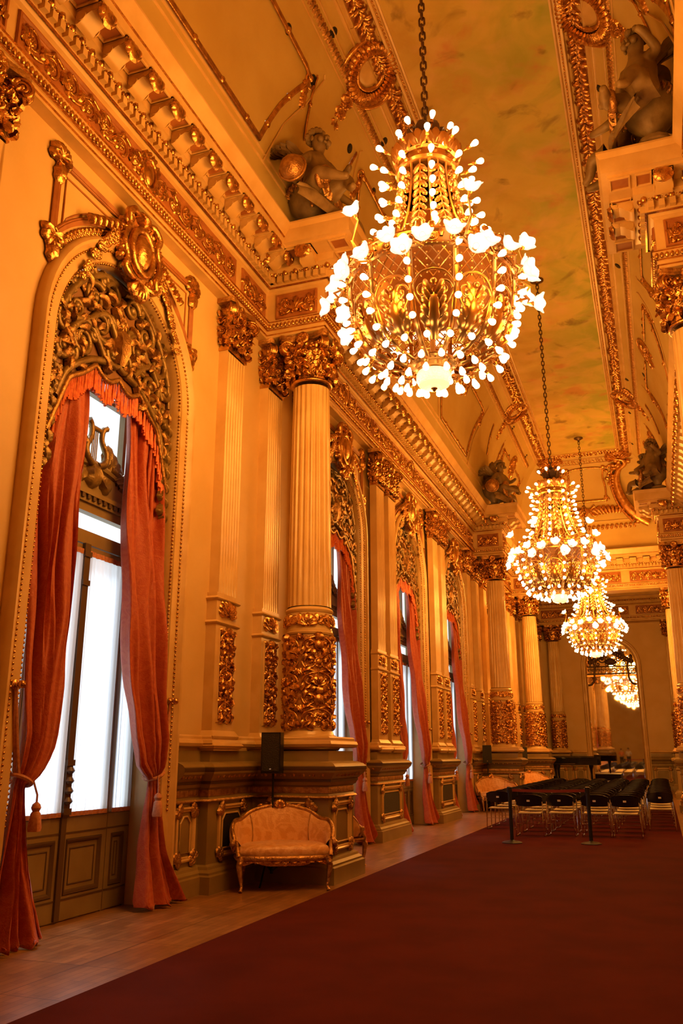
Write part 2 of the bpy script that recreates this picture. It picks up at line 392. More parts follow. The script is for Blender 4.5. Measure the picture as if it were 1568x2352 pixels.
# ---- entablature
PROF = [(0, ZA), (0, 8.17), (.03, 8.18), (.07, 8.28), (.07, 8.31), (0, 8.33), (0, 8.84), (.04, 8.86), (.07, 8.91), (.09, 8.92), (.09, 9.06),
        (.12, 9.07), (.21, 9.13), (.24, 9.135), (.24, 9.26), (.56, 9.26), (.56, 9.41), (.58, 9.42), (.60, 9.47), (.66, 9.56), (.68, 9.60), (.68, 9.63), (.40, 9.64)]
def ress(side):
    f, d = (FL, 1) if side < 0 else (FR, -1); out = []
    for c in (COLS[1], COLS[2]): out.append([(f, c-.4), (f+d, c-.4), (f+d, c+.4), (f, c+.4)])
    return out
rr_ = [p for q in ress(1) for p in q]; ll_ = [p for q in reversed(ress(-1)) for p in reversed(q)]
MAIN = [(FL, B0), (FR, B0)]+rr_+[(FR, B3), (FL, B3)]+ll_
FAR = [(FL, B3+.8), (FR, B3+.8), (FR, 44.6), (FL, 44.6)]
def dent(path, closed, step, p0, p1, z0, z1, wd, clip=None):
    b = MB(); N = len(path)
    for i in range(N if closed else N-1):
        p = Vector(path[i]); q = Vector(path[(i+1) % N]); d = (q-p); L = d.length; d.normalize(); nr = Vector((-d.y, d.x))
        n = max(1, int(L/step))
        for k in range(n):
            c = p+d*(L*(k+.5)/n)
            if clip and not clip(c): continue
            b.box((-wd/2, p0, z0), (wd/2, p1, z1), lambda x, y, z: (c.x+d.x*x+nr.x*y, c.y+d.y*x+nr.y*y, z))
    return b
def eggs(path, closed, step, p0, z, rad, clip=None, tall=1.25, alt=True):
    b = MB(); N = len(path); k2 = 0
    for i in range(N if closed else N-1):
        p = Vector(path[i]); q = Vector(path[(i+1) % N]); d = (q-p); L = d.length; d.normalize(); nr = Vector((-d.y, d.x))
        n = max(1, int(L/step))
        for k in range(n):
            c = p+d*(L*(k+.5)/n)+nr*p0
            if clip and not clip(c): continue
            if k % 2 == 0 or not alt: b.ball((c.x, c.y, z), rad, 8, 5, (1, 1, tall))
            else:
                for e in (-.35, .35): b.ball((c.x+d.x*rad*e*1.3, c.y+d.y*rad*e*1.3, z+rad*e*1.1), rad*.48, 5, 3, (1, 1, 1.5))
    return b
def offset(path, q):
    N = len(path); out = []
    for i in range(N):
        p = Vector(path[i]); d1 = (p-Vector(path[i-1])).normalized(); d2 = (Vector(path[(i+1) % N])-p).normalized()
        n1 = Vector((-d1.y, d1.x)); n2 = Vector((-d2.y, d2.x)); o = (n1+n2)/max(.2, 1+n1.dot(n2)); out.append((p.x+o.x*q, p.y+o.y*q))
    return out
seen = lambda c: c.y > 4.0 and (c.x < 0 or c.y > 9.5)
def entab(name, path, label):
    root = tag(obj(name, MB().sweep(path, PROF, True), TRIM, ang=25), label, kind='structure')
    obj('dentil_band', dent(offset(path, .09), True, .125, 0, .075, 8.945, 9.05, .078, seen), TRIM, root)
    obj('egg_moulding', eggs(offset(path, .15), True, .085, 0, 9.10, .048, seen), GOLD, root)
    lm = obj('leaf_moulding', eggs(offset(path, .05), True, .064, 0, 8.235, .030, seen, 1.55, False), GOLD, root)
    obj('gilt_fillet', MB().sweep(path, [(.02, 8.175), (.05, 8.182), (.02, 8.19)], True), GOLD, root); obj('gilt_fillet', MB().sweep(path, [(.07, 8.285), (.09, 8.295), (.07, 8.305)], True), GOLD, root)
    obj('gilt_fillet', MB().sweep(path, [(.085, 8.885), (.11, 8.9), (.085, 8.915)], True), GOLD, root)
    obj('gilt_fillet', MB().sweep(path, [(.0, 8.10), (.022, 8.11), (.0, 8.125)], True), GOLD, root)
    obj('gilt_fillet', MB().sweep(path, [(.56, 9.40), (.585, 9.41), (.56, 9.425)], True), GOLD, root)
    return root
E1 = entab('trim_1', MAIN, 'cream and gold cornice round the main hall')
E2 = entab('trim_2', FAR, 'cream and gold cornice of the far end bay')
# solid cores behind the mouldings and beams across the hall
b = MB(); e = .004
for s, f in ((-1, FL), (1, FR)):
    b.box((min(XL, f) if s < 0 else f+e, YN, ZA), (f-e if s < 0 else XR, YE, 9.62))
    for c in (COLS[1], COLS[2]):
        x = f-s*(1-e); b.box((min(f+s*.1, x), c-.4+e, ZA), (max(f+s*.1, x), c+.4-e, 9.3))
        x = f-s*1.64; b.box((min(f, x), c-1.04, 9.30), (max(f, x), c+1.04, 9.625))
for y0, y1 in ((B0-.8+e, B0-e), (B3+e, B3+.8-e), (44.6+e, YE)):
    b.box((FL, y0, ZA), (FR, y1, 9.62))
obj('core', b, TRIM, E1)

# modillion brackets under the corona
def modillion():
    b = MB(); w_ = .115
    pts = [(0, 0), (.30, 0), (.305, -.04), (.29, -.085), (.25, -.10), (.20, -.085), (.14, -.11), (.08, -.17), (.03, -.20), (0, -.20)]
    b.prism(pts, lambda u, v_: (-w_, u, v_), lambda u, v_: (w_, u, v_))
    b.box((-.14, 0, -.002), (.14, .32, .022)); b.box((-.125, .0, -.03), (.125, .312, -.012))
    for s in (-1, 1):
        b.tube([(s*w_, .07, -.11), (s*(w_+.012), .07, -.11)], .065, 10); b.tube([(s*w_, .25, -.05), (s*(w_+.01), .25, -.05)], .04, 8)
    return b
def mod_leaf():
    r = RL(lambda u, v, h: (u, .31+h+v*.12, v-.03)); r.leaf(0, .02, -pi/2, .20, .085, .05)
    for s in (-1, 1): r.leaf(s*.04, .0, -pi/2+s*.5, .14, .045, .05); r.spiral(s*.065, -.01, .04, 0, s*1.2, .016)
    return r
pm = obj('modillion', modillion(), TRIM, E1); pl_ = obj('modillion_leaf', mod_leaf(), GOLD, pm)
spots = []
def mods(path, closed=True):
    N = len(path)
    for i in range(N):
        p = Vector(path[i]); q = Vector(path[(i+1) % N]); d = q-p; L = d.length; d.normalize(); nr = Vector((-d.y, d.x))
        a = .42 if L > 3 else .16
        n = max(1, round((L-2*a)/.50))
        for k in range(n+1):
            c = p+d*(a+(L-2*a)*k/n)+nr*.24
            if 4.2 < c.y < 36 and (c.x < -3.2 or (c.x > -.2 and 9 < c.y < 29) or c.y > 35): spots.append((c.x, c.y, atan2(d.y, d.x)))
mods(MAIN)
cof = MB(); cofr = MB()
for x, y, a in spots:
    M_ = Matrix.Translation((x, y, 9.2575)) @ Matrix.Rotation(a, 4, 'Z') @ Matrix.Translation((.25, .155, 0))
    cof.add([M_ @ Vector(p) for p in ((-.085, -.11, 0), (.085, -.11, 0), (.085, .11, 0), (-.085, .11, 0))], [(0, 1, 2, 3)])
    t = MB().sweep([(-.09, -.12), (.09, -.12), (.09, .12), (-.09, .12)], [(0, 0), (.0, -.022), (-.018, -.022), (-.02, 0)], True); cofr.add([M_ @ Vector(p) for p in t.v], t.f)
for c in (COLS[1], COLS[2]):
    for f, sg in ((FL, 1), (FR, -1)):
        for e in (-1, 1):
            for u, v_ in ((.40, .40), (.40, -.02+.22)):
                M_ = Matrix.Translation((f+sg*(1+u), c+e*(.4+v_), 9.2575)) if v_ > .3 else Matrix.Translation((f+sg*(1+u), c+e*.30, 9.2575))
                cof.add([M_ @ Vector(p) for p in ((-.11, -.11, 0), (.11, -.11, 0), (.11, .11, 0), (-.11, .11, 0))], [(0, 1, 2, 3)])
                t = MB().sweep([(-.12, -.12), (.12, -.12), (.12, .12), (-.12, .12)], [(0, 0), (.0, -.022), (-.018, -.022), (-.02, 0)], True); cofr.add([M_ @ Vector(p) for p in t.v], t.f)
obj('soffit_coffer', cof, TERRA, E1); obj('coffer_frame', cofr, TRIM, E1)
spots.sort(key=lambda s_: s_[1])
for i, (x, y, a) in enumerate(spots[:99]):
    o = pm if i == 0 else dup(pm, parent=E1); o.location = (x, y, 9.262); o.rotation_euler.z = a
if len(spots) > 99:
    b = MB()
    for x, y, a in spots[99:]:
        M_ = Matrix.Translation((x, y, 9.262)) @ Matrix.Rotation(a, 4, 'Z'); t = modillion(); b.add([M_ @ Vector(p) for p in t.v], t.f)
    tag(obj('modillion_run', b, TRIM, E1), kind='stuff')

# frieze panels: a russet field in a moulded frame with gilt scrollwork
def rinceau(r, L, H, seed=0, centre=True):
    n = max(2, int(L/.34)); n += n % 2
    for s in (-1, 1):
        m = n//2; st = (L/2-.12)/m
        for k in range(m):
            u = s*(.12+st*(k+.5)); up = 1 if k % 2 == 0 else -1; R = min(H*.30, st*.55)
            r.spiral(u, up*H*.04, R, -s*up*pi/2, s*up*1.6, .020)
            r.stem([(u-s*st*.55, -up*H*.22), (u-s*st*.2, -up*H*.32), (u, -up*H*.27), (u+s*st*.4, -up*H*.08)], [.02, .024, .02, .012])
            r.rose(u, up*H*.04, R*.5, 5)
            for j in range(4): r.leaf(u+s*st*(.1+.12*j), up*H*(.10-.1*j), (pi/2*up if s > 0 else pi-pi/2*up)+random.uniform(-.9, .9), H*.28, H*.075, .035, random.uniform(-.8, .8))
            r.leaf(u, -up*H*.2, -up*pi/2+s*.4, H*.24, H*.08, .04, s*.6)
    if centre:
        for a in (-.7, -.35, 0, .35, .7): r.leaf(0, -H*.25, pi/2+a*1.5, H*.62*(1-abs(a)*.35), H*.075, .05)
        r.knob(0, -H*.22, .05); r.knob(.07, -H*.3, .03); r.knob(-.07, -H*.3, .03)
    return r
def frieze_panel(L, H, cart, par, pos, rz, name='frieze_panel'):
    root = empty(name, pos, rz); root.parent = par
    b = MB(); a = L/2; h = H/2
    fr = [(-a, -h), (a, -h), (a, h), (-a, h)]
    b.sweep(fr, [(0, 0), (.01, .03), (.035, .034), (.05, .012), (.075, .012), (.085, 0)], True)
    b.v = [(z, x, y) for x, y, z in b.v]
    obj('panel_frame', b, TERRA, root)
    g = MB(); g.add([(.006, -a, -h), (.006, a, -h), (.006, a, h), (.006, -a, h)], [(0, 1, 2, 3)]); obj('panel_field', g, TERRA, root)
    r = RL(lambda u, v, q: (.006+q, u, v)); rinceau(r, L-.1, H, centre=not cart)
    if cart:
        q = MB(); q.ball((0, 0, 0), 1, 18, 9, (.07, .11, .17)); r.add(q.v, q.f)
        r.stem([(.15*cos(2*pi*k/20), .215*sin(2*pi*k/20)) for k in range(21)], .035)
        for k in range(10): r.leaf(.15*cos(k*.628), .21*sin(k*.628), k*.628, .12, .05, .05)
    obj('gilt_scrollwork', r, GOLD, root); return root
HF = .44; ZF = 8.585
fp = {}
def put_panel(key, L, cart, x, y, rz):
    if key in fp:
        c = dup(fp[key], parent=E1); c.location = (x, y, ZF); c.rotation_euler.z = rz
    else: fp[key] = frieze_panel(L, HF, cart, E1, (x, y, ZF), rz)
for wc in (WINS[0], WINS[4]): put_panel('pavilion', 4.78, True, FL, wc, 0)
for wc in WINS[1:4]: put_panel('long', 3.4, True, FL, wc, 0)
for c in (17.44, 22.42): put_panel('mid', 1.38, False, FL, c, 0)
for c in (COLS[1], COLS[2]):
    for s in (-1, 1): put_panel('corner', .84, False, FL, c+s*.93, 0)
    put_panel('side', .56, False, FL+1, c, 0); put_panel('side', .56, False, FR-1, c, pi)
    put_panel('ret', .72, False, FL+.52, c-.4, -pi/2); put_panel('ret', .72, False, FR-.52, c-.4, -pi/2)
put_panel('corner', .84, False, FL, 35.2, 0); put_panel('corner', .84, False, FL, 4.7, 0)
for x in (-4.2, -1.87, .46): put_panel('beam', 2.0, False, x, B3, -pi/2)
for x in (-4.2, -1.87, .46):
    c = dup(fp['beam'], parent=E2); c.location = (x, 44.6, ZF); c.rotation_euler.z = -pi/2

# ---- dado with plinths and pedestals
DP = [(.13, 0), (.13, .20), (.10, .215), (.10, .24), (.06, .27), (.05, .30), (0, .32), (0, 1.03), (.02, 1.05), (.03, 1.075), (.01, 1.09), (.0, 1.10), (0, 1.20), (.03, 1.22),
      (.05, 1.26), (.05, 1.29), (.09, 1.33), (.14, 1.38), (.15, 1.41), (.15, 1.46), (.12, 1.49), (.05, 1.52), (0, 1.525), (0, 1.66)]
RAIL = [(0, 1.70), (.045, 1.715), (.06, 1.75), (.045, 1.79), (.02, 1.80), (.02, 1.83), (0, 1.85)]
XP, XPD = -5.34, -4.22; XW = XL+.03
def side_path(a, bnd, cs, s=-1, pair=False):
    """plan of one stretch of the left wall from y=a to y=bnd"""
    p = [(XW, a)]
    if pair: p = [(XW, a+.02), (-5.26, a+.02), (-5.26, bnd-.02), (XW, bnd-.02)]
    else:
        for c in cs:
            p += [(XW, c-1.75), (XP, c-1.75), (XP, c-.5), (XPD, c-.5), (XPD, c+.5)]
            if c < 44: p += [(XP, c+.5), (XP, c+1.75), (XW, c+1.75)]
        p += [(XW if cs[-1] < 44 else XPD, bnd)]
    return p
def panel_moulding(wd, z0, z1, grille=False):
    """gilt-cornered panel on the dado, drawn in y, z with x off the wall"""
    b = MB(); fr = [(-wd/2, z0), (wd/2, z0), (wd/2, z1), (-wd/2, z1)]
    t = MB().sweep(fr, [(0, 0), (.0, .025), (.02, .035), (.035, .02), (.05, .02), (.06, 0)], True); b.add([(z, x, y) for x, y, z in t.v], t.f)
    q = .075; c = [(-wd/2+.11, z0+.10), (wd/2-.11, z0+.10), (wd/2-.11, z1-.11-q), (wd/2-.11-q, z1-.11), (-wd/2+.11+q, z1-.11), (-wd/2+.11, z1-.11-q)]
    b.tube([(.008, *p) for p in c], .012, 6, True)
    g = RL(lambda u, v, h: (.02+h, u, v))
    for su in (-1, 1):
        for sv, z in ((-1, z0), (1, z1)):
            for k in range(5): g.leaf(su*(wd/2-.03), z-sv*.03, atan2(-sv, -su)+(k-2)*.8, .11, .03, .03)
            g.knob(su*(wd/2-.03), z-sv*.03, .035)
    return b, g, c
def dado(idx, a, bnd, cs, pair=False):
    path = side_path(a, bnd, cs, pair=pair); rev = path[::-1]
    root = tag(obj('trim_%d' % idx, MB().sweep(rev, DP, caps=True), DADO, ang=25), kind='structure')
    obj('gilt_bead', MB().sweep(rev, [(.03, 1.045), (.045, 1.06), (.03, 1.08)]), GOLDD, root)
    obj('gilt_bead', eggs(rev, False, .07, .10, 1.36, .028, lambda c: c.x > -7), GOLDD, root)
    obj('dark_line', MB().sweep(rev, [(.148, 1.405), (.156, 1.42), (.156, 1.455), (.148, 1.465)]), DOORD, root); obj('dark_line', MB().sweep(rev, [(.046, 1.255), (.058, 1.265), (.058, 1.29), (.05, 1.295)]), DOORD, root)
    obj('ornament_strip', MB().sweep(rev, [(.004, 1.115), (.006, 1.12), (.006, 1.185), (.004, 1.19)]), GOLDD, root)
    obj('wall_rail', MB().sweep(rev, RAIL, caps=True), TRIM, root)
    k = MB(); e = .006
    if pair: k.box((XL, a+.03, .01), (-5.26-e, bnd-.03, 1.66))
    else:
        for c in cs:
            k.box((XL, c-1.75+e, .01), (XP-e, min(YE, c+1.75-e), 1.66)); k.box((XL, c-.5+e, .01), (XPD-e, c+.5-e, 1.66))
    obj('pedestal_core', k, DADO, root)
    def panel(wd, pos, rz, grille):
        b, g, oc = panel_moulding(wd, .38, 1.0)
        pr = obj('panel_moulding', b, TRIM, root); pr.location = pos; pr.rotation_euler.z = rz
        obj('corner_leaf', g, GOLDD, pr)
        if grille:
            d = MB().prism(oc, lambda u, v: (.004, u, v), lambda u, v: (.012, u, v)); obj('vent_grille', d, DARKG, pr)
    if pair: panel(bnd-a-.5, (-5.26, (a+bnd)/2, 0), 0, True)
    else:
        for c in cs:
            for s in (-1, 1):
                if c+s*1.1 < YE: panel(.72, (XP, c+s*1.12, 0), 0, s < 0)
            panel(.72, (XPD, c, 0), 0, False); panel(.72, (XPD-.56, c-.5, 0), -pi/2, False)
            if s == 1 and c-1.75-a > .3: panel(min(.46, c-1.75-a-.12), (XW, (a+c-1.75)/2, 0), 0, False)
    return root
segs = [(YN+.1, WINS[0]-1.56, [3.65], False), (WINS[0]+1.56, WINS[1]-1.53, [11.6], False), (WINS[1]+1.56, WINS[2]-1.56, [], True), (WINS[2]+1.56, WINS[3]-1.56, [], True),
        (WINS[3]+1.53, WINS[4]-1.56, [28.2], False), (WINS[4]+1.56, YE, [36.2, 45.0], False)]
for i, s_ in enumerate(segs): dado(3+i, *s_)
# right wall dado (seen at the far end and at its pedestals)
def rpath():
    f = lambda p: (2*X0-p[0], p[1]); q = [f((XW, 8))]
    for c in COLS[1:4]: q += [f((XW, c-1.75)), f((XP, c-1.75)), f((XP, c-.5)), f((XPD, c-.5)), f((XPD, c+.5)), f((XP, c+.5)), f((XP, c+1.75)), f((XW, c+1.75))]
    return q+[f((XW, 44.4)), f((XPD, 44.5)), f((XPD, YE))]
root = tag(obj('trim_9', MB().sweep(rpath(), DP), DADO, ang=25), kind='structure'); obj('wall_rail', MB().sweep(rpath(), RAIL), TRIM, root)
k = MB()
for c in COLS[1:]: k.box((2*X0-XPD+.006, c-.494, .01), (XR, c+.494, 1.66))
obj('pedestal_core', k, DADO, root)
for c in COLS[1:]:
    b, g, oc = panel_moulding(.72, .38, 1.0); pr = obj('panel_moulding', b, TRIM, root); pr.location = (2*X0-XPD+.56, c-.5, 0); pr.rotation_euler.z = -pi/2; obj('corner_leaf', g, GOLDD, pr)
# end wall dado either side of the mirror
for i, (xa, xb) in enumerate(((-4.22, -3.5), (-.5, .48))):
    path = [(xb, YE-.03), (xa, YE-.03)]; root = tag(obj('trim_%d' % (10+i), MB().sweep(path, DP), DADO, ang=25), kind='structure')
    obj('wall_rail', MB().sweep(path, RAIL), TRIM, root)
    b, g, oc = panel_moulding(xb-xa-.2, .38, 1.0); pr = obj('panel_moulding', b, TRIM, root); pr.location = ((xa+xb)/2, YE-.03, 0); pr.rotation_euler.z = -pi/2; obj('corner_leaf', g, GOLDD, pr)

# ---- mouldings and ornament of the vault
def ceil_ring(d, prof, fn_h=1):
    """a moulding round the flat of the vault, d outside the edge of the fresco; profile (out, down)"""
    path = [(X0-1.30-d, VY0+CA-d), (X0+1.30+d, VY0+CA-d), (X0+1.30+d, VY1-CA+d), (X0-1.30-d, VY1-CA+d)]
    return MB().sweep(path, [(-q, zt-h) for q, h in prof], True)
VO = empty('trim_12'); tag(VO, 'gilt mouldings and scrolls of the vault', kind='structure')
obj('fresco_frame', ceil_ring(0, [(0, 0), (0, .05), (.03, .06), (.06, .03), (.10, .03), (.12, .07), (.16, .08), (.18, .02), (.2, 0)]), TRIM, VO)
mur = MB(); mur.box((X0-1.3, VY0+CA, zt-.02), (X0+1.3, VY1-CA, zt-.005))
tag(obj('ceiling_painting', mur, MURAL), 'long ceiling fresco of a hazy ochre and olive sky with rosy clouds', 'painting')
b = MB()
for i in range(int((VY1-CA-7)/.085)):
    for s in (-1, 1): b.ball((X0+s*1.40, 7+i*.085, zt-.035), .024, 5, 3, (1, 1.3, 1))
for i in range(30): b.ball((X0-1.35+i*.093, VY1-CA+.09, zt-.035), .024, 5, 3)
obj('bead_row', b, GOLD, VO)
def leafband(fn, L0, L1, wd, step=.10):
    r = RL(fn); n = int((L1-L0)/step)
    for i in range(n):
        u = L0+i*step
        for s in (-1, 1): r.leaf(u+random.uniform(-.03, .03), s*wd*.03, s*random.uniform(.35, 1.3), wd*random.uniform(.6, .85), wd*.17, wd*.28, s*random.uniform(-.4, .6))
        if i % 3 == 1: r.rose(u+.05, random.uniform(-.25, .25)*wd, wd*.34, 5)
        r.knob(u+step*.5, random.uniform(-.3, .3)*wd, wd*.10)
    return r
def flatbits(side):
    def f(u, v, h):
        q = 1.66+v
        if q < CHW: return (X0+side*q, u, zt-h)
        return cove(side, u, math.asin((q-CHW)/CA), h)
    obj('leaf_garland_band', leafband(f, 8.0 if side < 0 else 9.5, VY1-CA+.35, .25), GOLD, VO)
    obj('band_ground', MB().grid(2, 5, lambda i, j: f(8.0+i*(VY1-CA+.35-8.0), -.14+.28*j, .012)), TERRA, VO)
    for t0, t1, hh in ((.065, .10, .05), (.24, .29, .06), (.30, .335, .03)):
        b = MB().grid(2, 5, lambda i, j: cove(side, 7.0+i*(VY1-CA+.35-7.0), t0+(t1-t0)*j, hh*sin(pi*j)+.0)); obj('vault_fillet', b, TRIM, VO, 60)
    g = RL(lambda u, v, h: cove(side, u, .50+v/1.9, h)); n = int(26.6/.09)
    for i in range(n):
        if side > 0 and i*.09 < 2: continue
        g.leaf(7.0+i*.09, 0, 0, .085, .05, .035)
        if i % 2: g.knob(7.0+i*.09, 0, .022)
    obj('gilt_leaf_strip', g, GOLDD, VO)
    for t in (.44, .56, 1.36, 1.40):
        b = MB().tube([cove(side, 6.6+k*.5, t, .01) for k in range(54)], .018, 5); obj('vault_fillet', b, TRIM, VO)
for s in (-1, 1): flatbits(s)
def ftop(x, v, h): return cend(x, math.asin(min(1, (.14+v+.05)/CA)), h)
obj('leaf_garland_band', leafband(lambda u, v, h: ftop(u, v, h), X0-1.5, X0+1.5, .22), GOLD, VO)
obj('gilt_leaf_strip', leafband(lambda u, v, h: cend(u, .36+v, h), X0-1.7, X0+1.7, .10, .12), GOLDD, VO)
for t in (.30, .42, 1.25, 1.31):
    obj('vault_fillet', MB().tube([cend(X0-1.9+k*.2, t, .01) for k in range(20)], .022, 5), TRIM, VO)

def ribbon(side, pts, name='gilt_ribbon', r=.045):
    """reeded rod tied with ribbon, along (y, t) points"""
    path = []
    for (y0, t0), (y1, t1) in zip(pts, pts[1:]):
        n = max(2, int(sqrt((y1-y0)**2+((t1-t0)*3)**2)/.15))
        path += [cove(side, y0+(y1-y0)*k/n, t0+(t1-t0)*k/n, .02) for k in range(n)]
    path.append(cove(side, *pts[-1], .02)); b = MB()
    for e in (-1, 0, 1): b.tube([(p[0], p[1]+e*.0, p[2]+e*r*.75) for p in path], r*.55, 5)
    for k in range(3, len(path)-1, 5): b.ball(path[k], r*1.35, 6, 4)
    obj(name, b, GOLD, VO)
def shell(fn, u, v, R, flip=1):
    r = RL(fn)
    for k in range(9): a = flip*pi/2+(k-4)*.36; r.leaf(u, v, a, R, R*.19, R*.16)
    for s in (-1, 1):
        r.spiral(u+s*R*.75, v-flip*R*.25, R*.33, pi/2 if s > 0 else pi/2, -s*flip*1.4, R*.075)
        r.stem([(u+s*R*1.1, v-flip*R*.1), (u+s*R*.95, v+flip*R*.55), (u+s*R*.5, v+flip*R*1.0), (u, v+flip*R*1.15)], R*.07)
        r.leaf(u+s*R*.5, v-flip*R*.5, -flip*pi/2+s*.7, R*.7, R*.15, R*.12)
    r.rose(u, v-flip*R*.35, R*.26); r.leaf(u, v-flip*R*.5, -flip*pi/2, R*.9, R*.14, R*.12)
    return r
def cmap(side): return lambda u, v, h: cove(side, u, max(.02, .8-v/3.2), h)     # v metres above t=.8
def big_panel(side, y0, y1):
    ym = (y0+y1)/2
    ribbon(side, [(y0+.95, 1.33), (y1-.95, 1.33), (y1-.55, 1.08), (y1-.12, .86), (y1, .78), (y1-.2, .76)])
    ribbon(side, [(y0+.95, 1.33), (y0+.55, 1.08), (y0+.12, .86), (y0, .78), (y0+.2, .76)])
    ribbon(side, [(y0+.2, .76), (ym-.7, .76)]); ribbon(side, [(ym+.7, .76), (y1-.2, .76)])
    for a in (-1, 1):   # thin outer line
        yy = y0 if a < 0 else y1
        obj('vault_fillet', MB().tube([cove(side, yy+a*q, t, .01) for q, t in ((-.75, 1.40), (-.3, 1.12), (.18, .88), (.26, .80), (.36, .68), (.3, .66))], .016, 5), TRIM, VO)
    f = cmap(side); obj('gilt_shell', shell(f, ym, .1, .42, 1), GOLD, VO)
    g = RL(f)
    for a, yy in ((1, y0), (-1, y1)):
        g.spiral(yy, .05, .16, 0, 1.3*a, .03)
        for k in range(4): g.leaf(yy, -.1*k, -pi/2+a*(.5-.3*k), .2, .06, .05)
    obj('gilt_corner_scroll', g, GOLD, VO)
for s in (-1, 1):
    for y0, y1 in ((4.75, 10.6), (13.2, 19.0), (20.4, 25.6), (29.6, 33.4)):
        if s > 0 and y1 < 12: y0 = 9.0
        big_panel(s, y0, y1)
# medallion cartouches beside the fresco, with a garland hanging down the cove below each
def medallion():
    r = RL(lambda u, v, h: (h, u, v)); N = 28
    r.stem([(.33*cos(2*pi*k/N), .28*sin(2*pi*k/N)) for k in range(N+1)], .05, 6, .9)
    r.stem([(.46*cos(2*pi*k/N), .40*sin(2*pi*k/N)) for k in range(N+1)], .05, 8, .8)
    for k in range(34): a = 2*pi*k/34; r.leaf(.37*cos(a), .31*sin(a), a, .26, .055, .17)
    r.stem([(.68*cos(2*pi*k/N)*(1+.06*cos(6*pi*k/N)), .60*sin(2*pi*k/N)) for k in range(N+1)], .05, 6, .8)
    for s in (-1, 1):
        r.spiral(s*.62, .34, .16, -pi/2, s*1.4, .04); r.spiral(s*.5, -.42, .13, pi/2, -s*1.3, .035)
        r.stem([(s*.2, .58), (s*.45, .62), (s*.68, .48)], .045)
    for k in range(7): r.knob(-.3+.1*k, -.43-.05*sin(k), .07)
    f = MB(); f.ball((0, 0, 0), 1, 20, 7, (.05, .32, .27)); return r, f
def garland_chain(n=5):
    r = RL(lambda u, v, h: (h, u, v))
    for k in range(n):
        r.rose(random.uniform(-.04, .04), -.24*k, .15-.012*k, 6)
        for s in (-1, 1): r.leaf(0, -.24*k-.05, -pi/2+s*.9, .2, .06, .08)
    r.stem([(.02*sin(k), -.06*k) for k in range(n*5)], .025); return r
def place_on(o, side, y, t):
    p = Vector(cove(side, y, t)); q = Vector(cove(side, y, t, 1)); n = (q-p).normalized(); al = Vector((0, 1, 0)); up = n.cross(al)
    if up.z < 0: up = -up; 
    al = up.cross(n); M_ = Matrix((n, al, up)).transposed().to_4x4(); M_.translation = p; o.matrix_local = M_
med0 = None
for s in (-1, 1):
    for y in (11.75, 28.2):
        if med0 is None:
            rr, ff = medallion(); med0 = obj('cartouche', rr, GOLD, VO); obj('cartouche_field', ff, TRIM, med0); gar0 = obj('garland', garland_chain(), GOLD, VO); m_, g_ = med0, gar0
        else: m_, g_ = dup(med0, parent=VO), dup(gar0, parent=VO)
        place_on(m_, s, y, .29); place_on(g_, s, y, .55)
        for e in (-1, 1):   # side panels flanking the garland
            ribbon(s, [(y+e*.75, 1.05), (y+e*.95, .82), (y+e*1.0, .72)], 'gilt_ribbon', .035)
# end cove: a framed panel between two great scrolls
em = lambda u, v, h: cend(u, max(.02, .75-v/3.0), h)
g = RL(em)
for s in (-1, 1):
    u = X0+s*1.45
    g.stem([(u-s*.25, 1.15), (u+s*.05, 1.05), (u+s*.12, .75), (u-s*.12, .5), (u-s*.25, .1), (u-s*.22, -.4), (u, -.95), (u+s*.4, -1.4), (u+s*.85, -1.7)], [.07, .09, .10, .11, .14, .17, .18, .17, .13], 8, .8)
    g.stem([(u-s*.35, .55), (u-s*.48, .1), (u-s*.45, -.4), (u-s*.22, -1.05), (u+s*.25, -1.6)], .06, 6)
    g.spiral(u-s*.12, 1.12, .2, 0 if s > 0 else pi, s*1.4, .075)
    for k in range(16):
        q = k/15; uu = u-s*.25+s*(1.0*max(0, q-.25)**1.4*1.2); vv = .25-1.85*q; g.knob(uu-s*.12, vv, .13, .7, 1.2)
    for k in range(12): g.leaf(u+random.uniform(-.35, .35), .7+random.uniform(-.2, .5), random.uniform(0, 6.28), .30, .09, .12)
    for k in range(9): g.leaf(u-s*.1, 1.3, pi/2+(k-4)*.36, .55, .12, .16)
    for k in range(8): g.leaf(u-s*.55, .7-.13*k, pi/2+s*(k % 3-1), .18, .05, .06)
obj('great_scroll', g, GOLD, VO)
g = RL(em); a = .72
for pts in ([(-a, .62), (-.35, .72), (.35, .72), (a, .62)], [(-a, -.75), (a, -.75)], [(-a, .62), (-a+.05, .2), (-a-.02, -.3), (-a, -.75)], [(a, .62), (a-.05, .2), (a+.02, -.3), (a, -.75)]): g.stem([(X0+p[0], p[1]) for p in pts], .04)
for s in (-1, 1):
    for vv in (.62, -.75): g.spiral(X0+s*a, vv, .13, 0, s*1.3, .03); g.leaf(X0+s*a, vv, pi/2, .2, .06, .06)
    for k in range(9): g.leaf(X0+s*(.35+.12*k), -1.25, pi/2+s*(.9-.2*k), .45-.03*k, .07, .08, s*.5)
    g.spiral(X0+s*.25, -1.15, .2, pi/2, s*1.5, .05)
for k in range(40): g.leaf(X0-1.75+k*.09, -1.72, pi/2*(k % 2), .12, .05, .05)
obj('gilt_panel_frame', g, GOLD, VO)
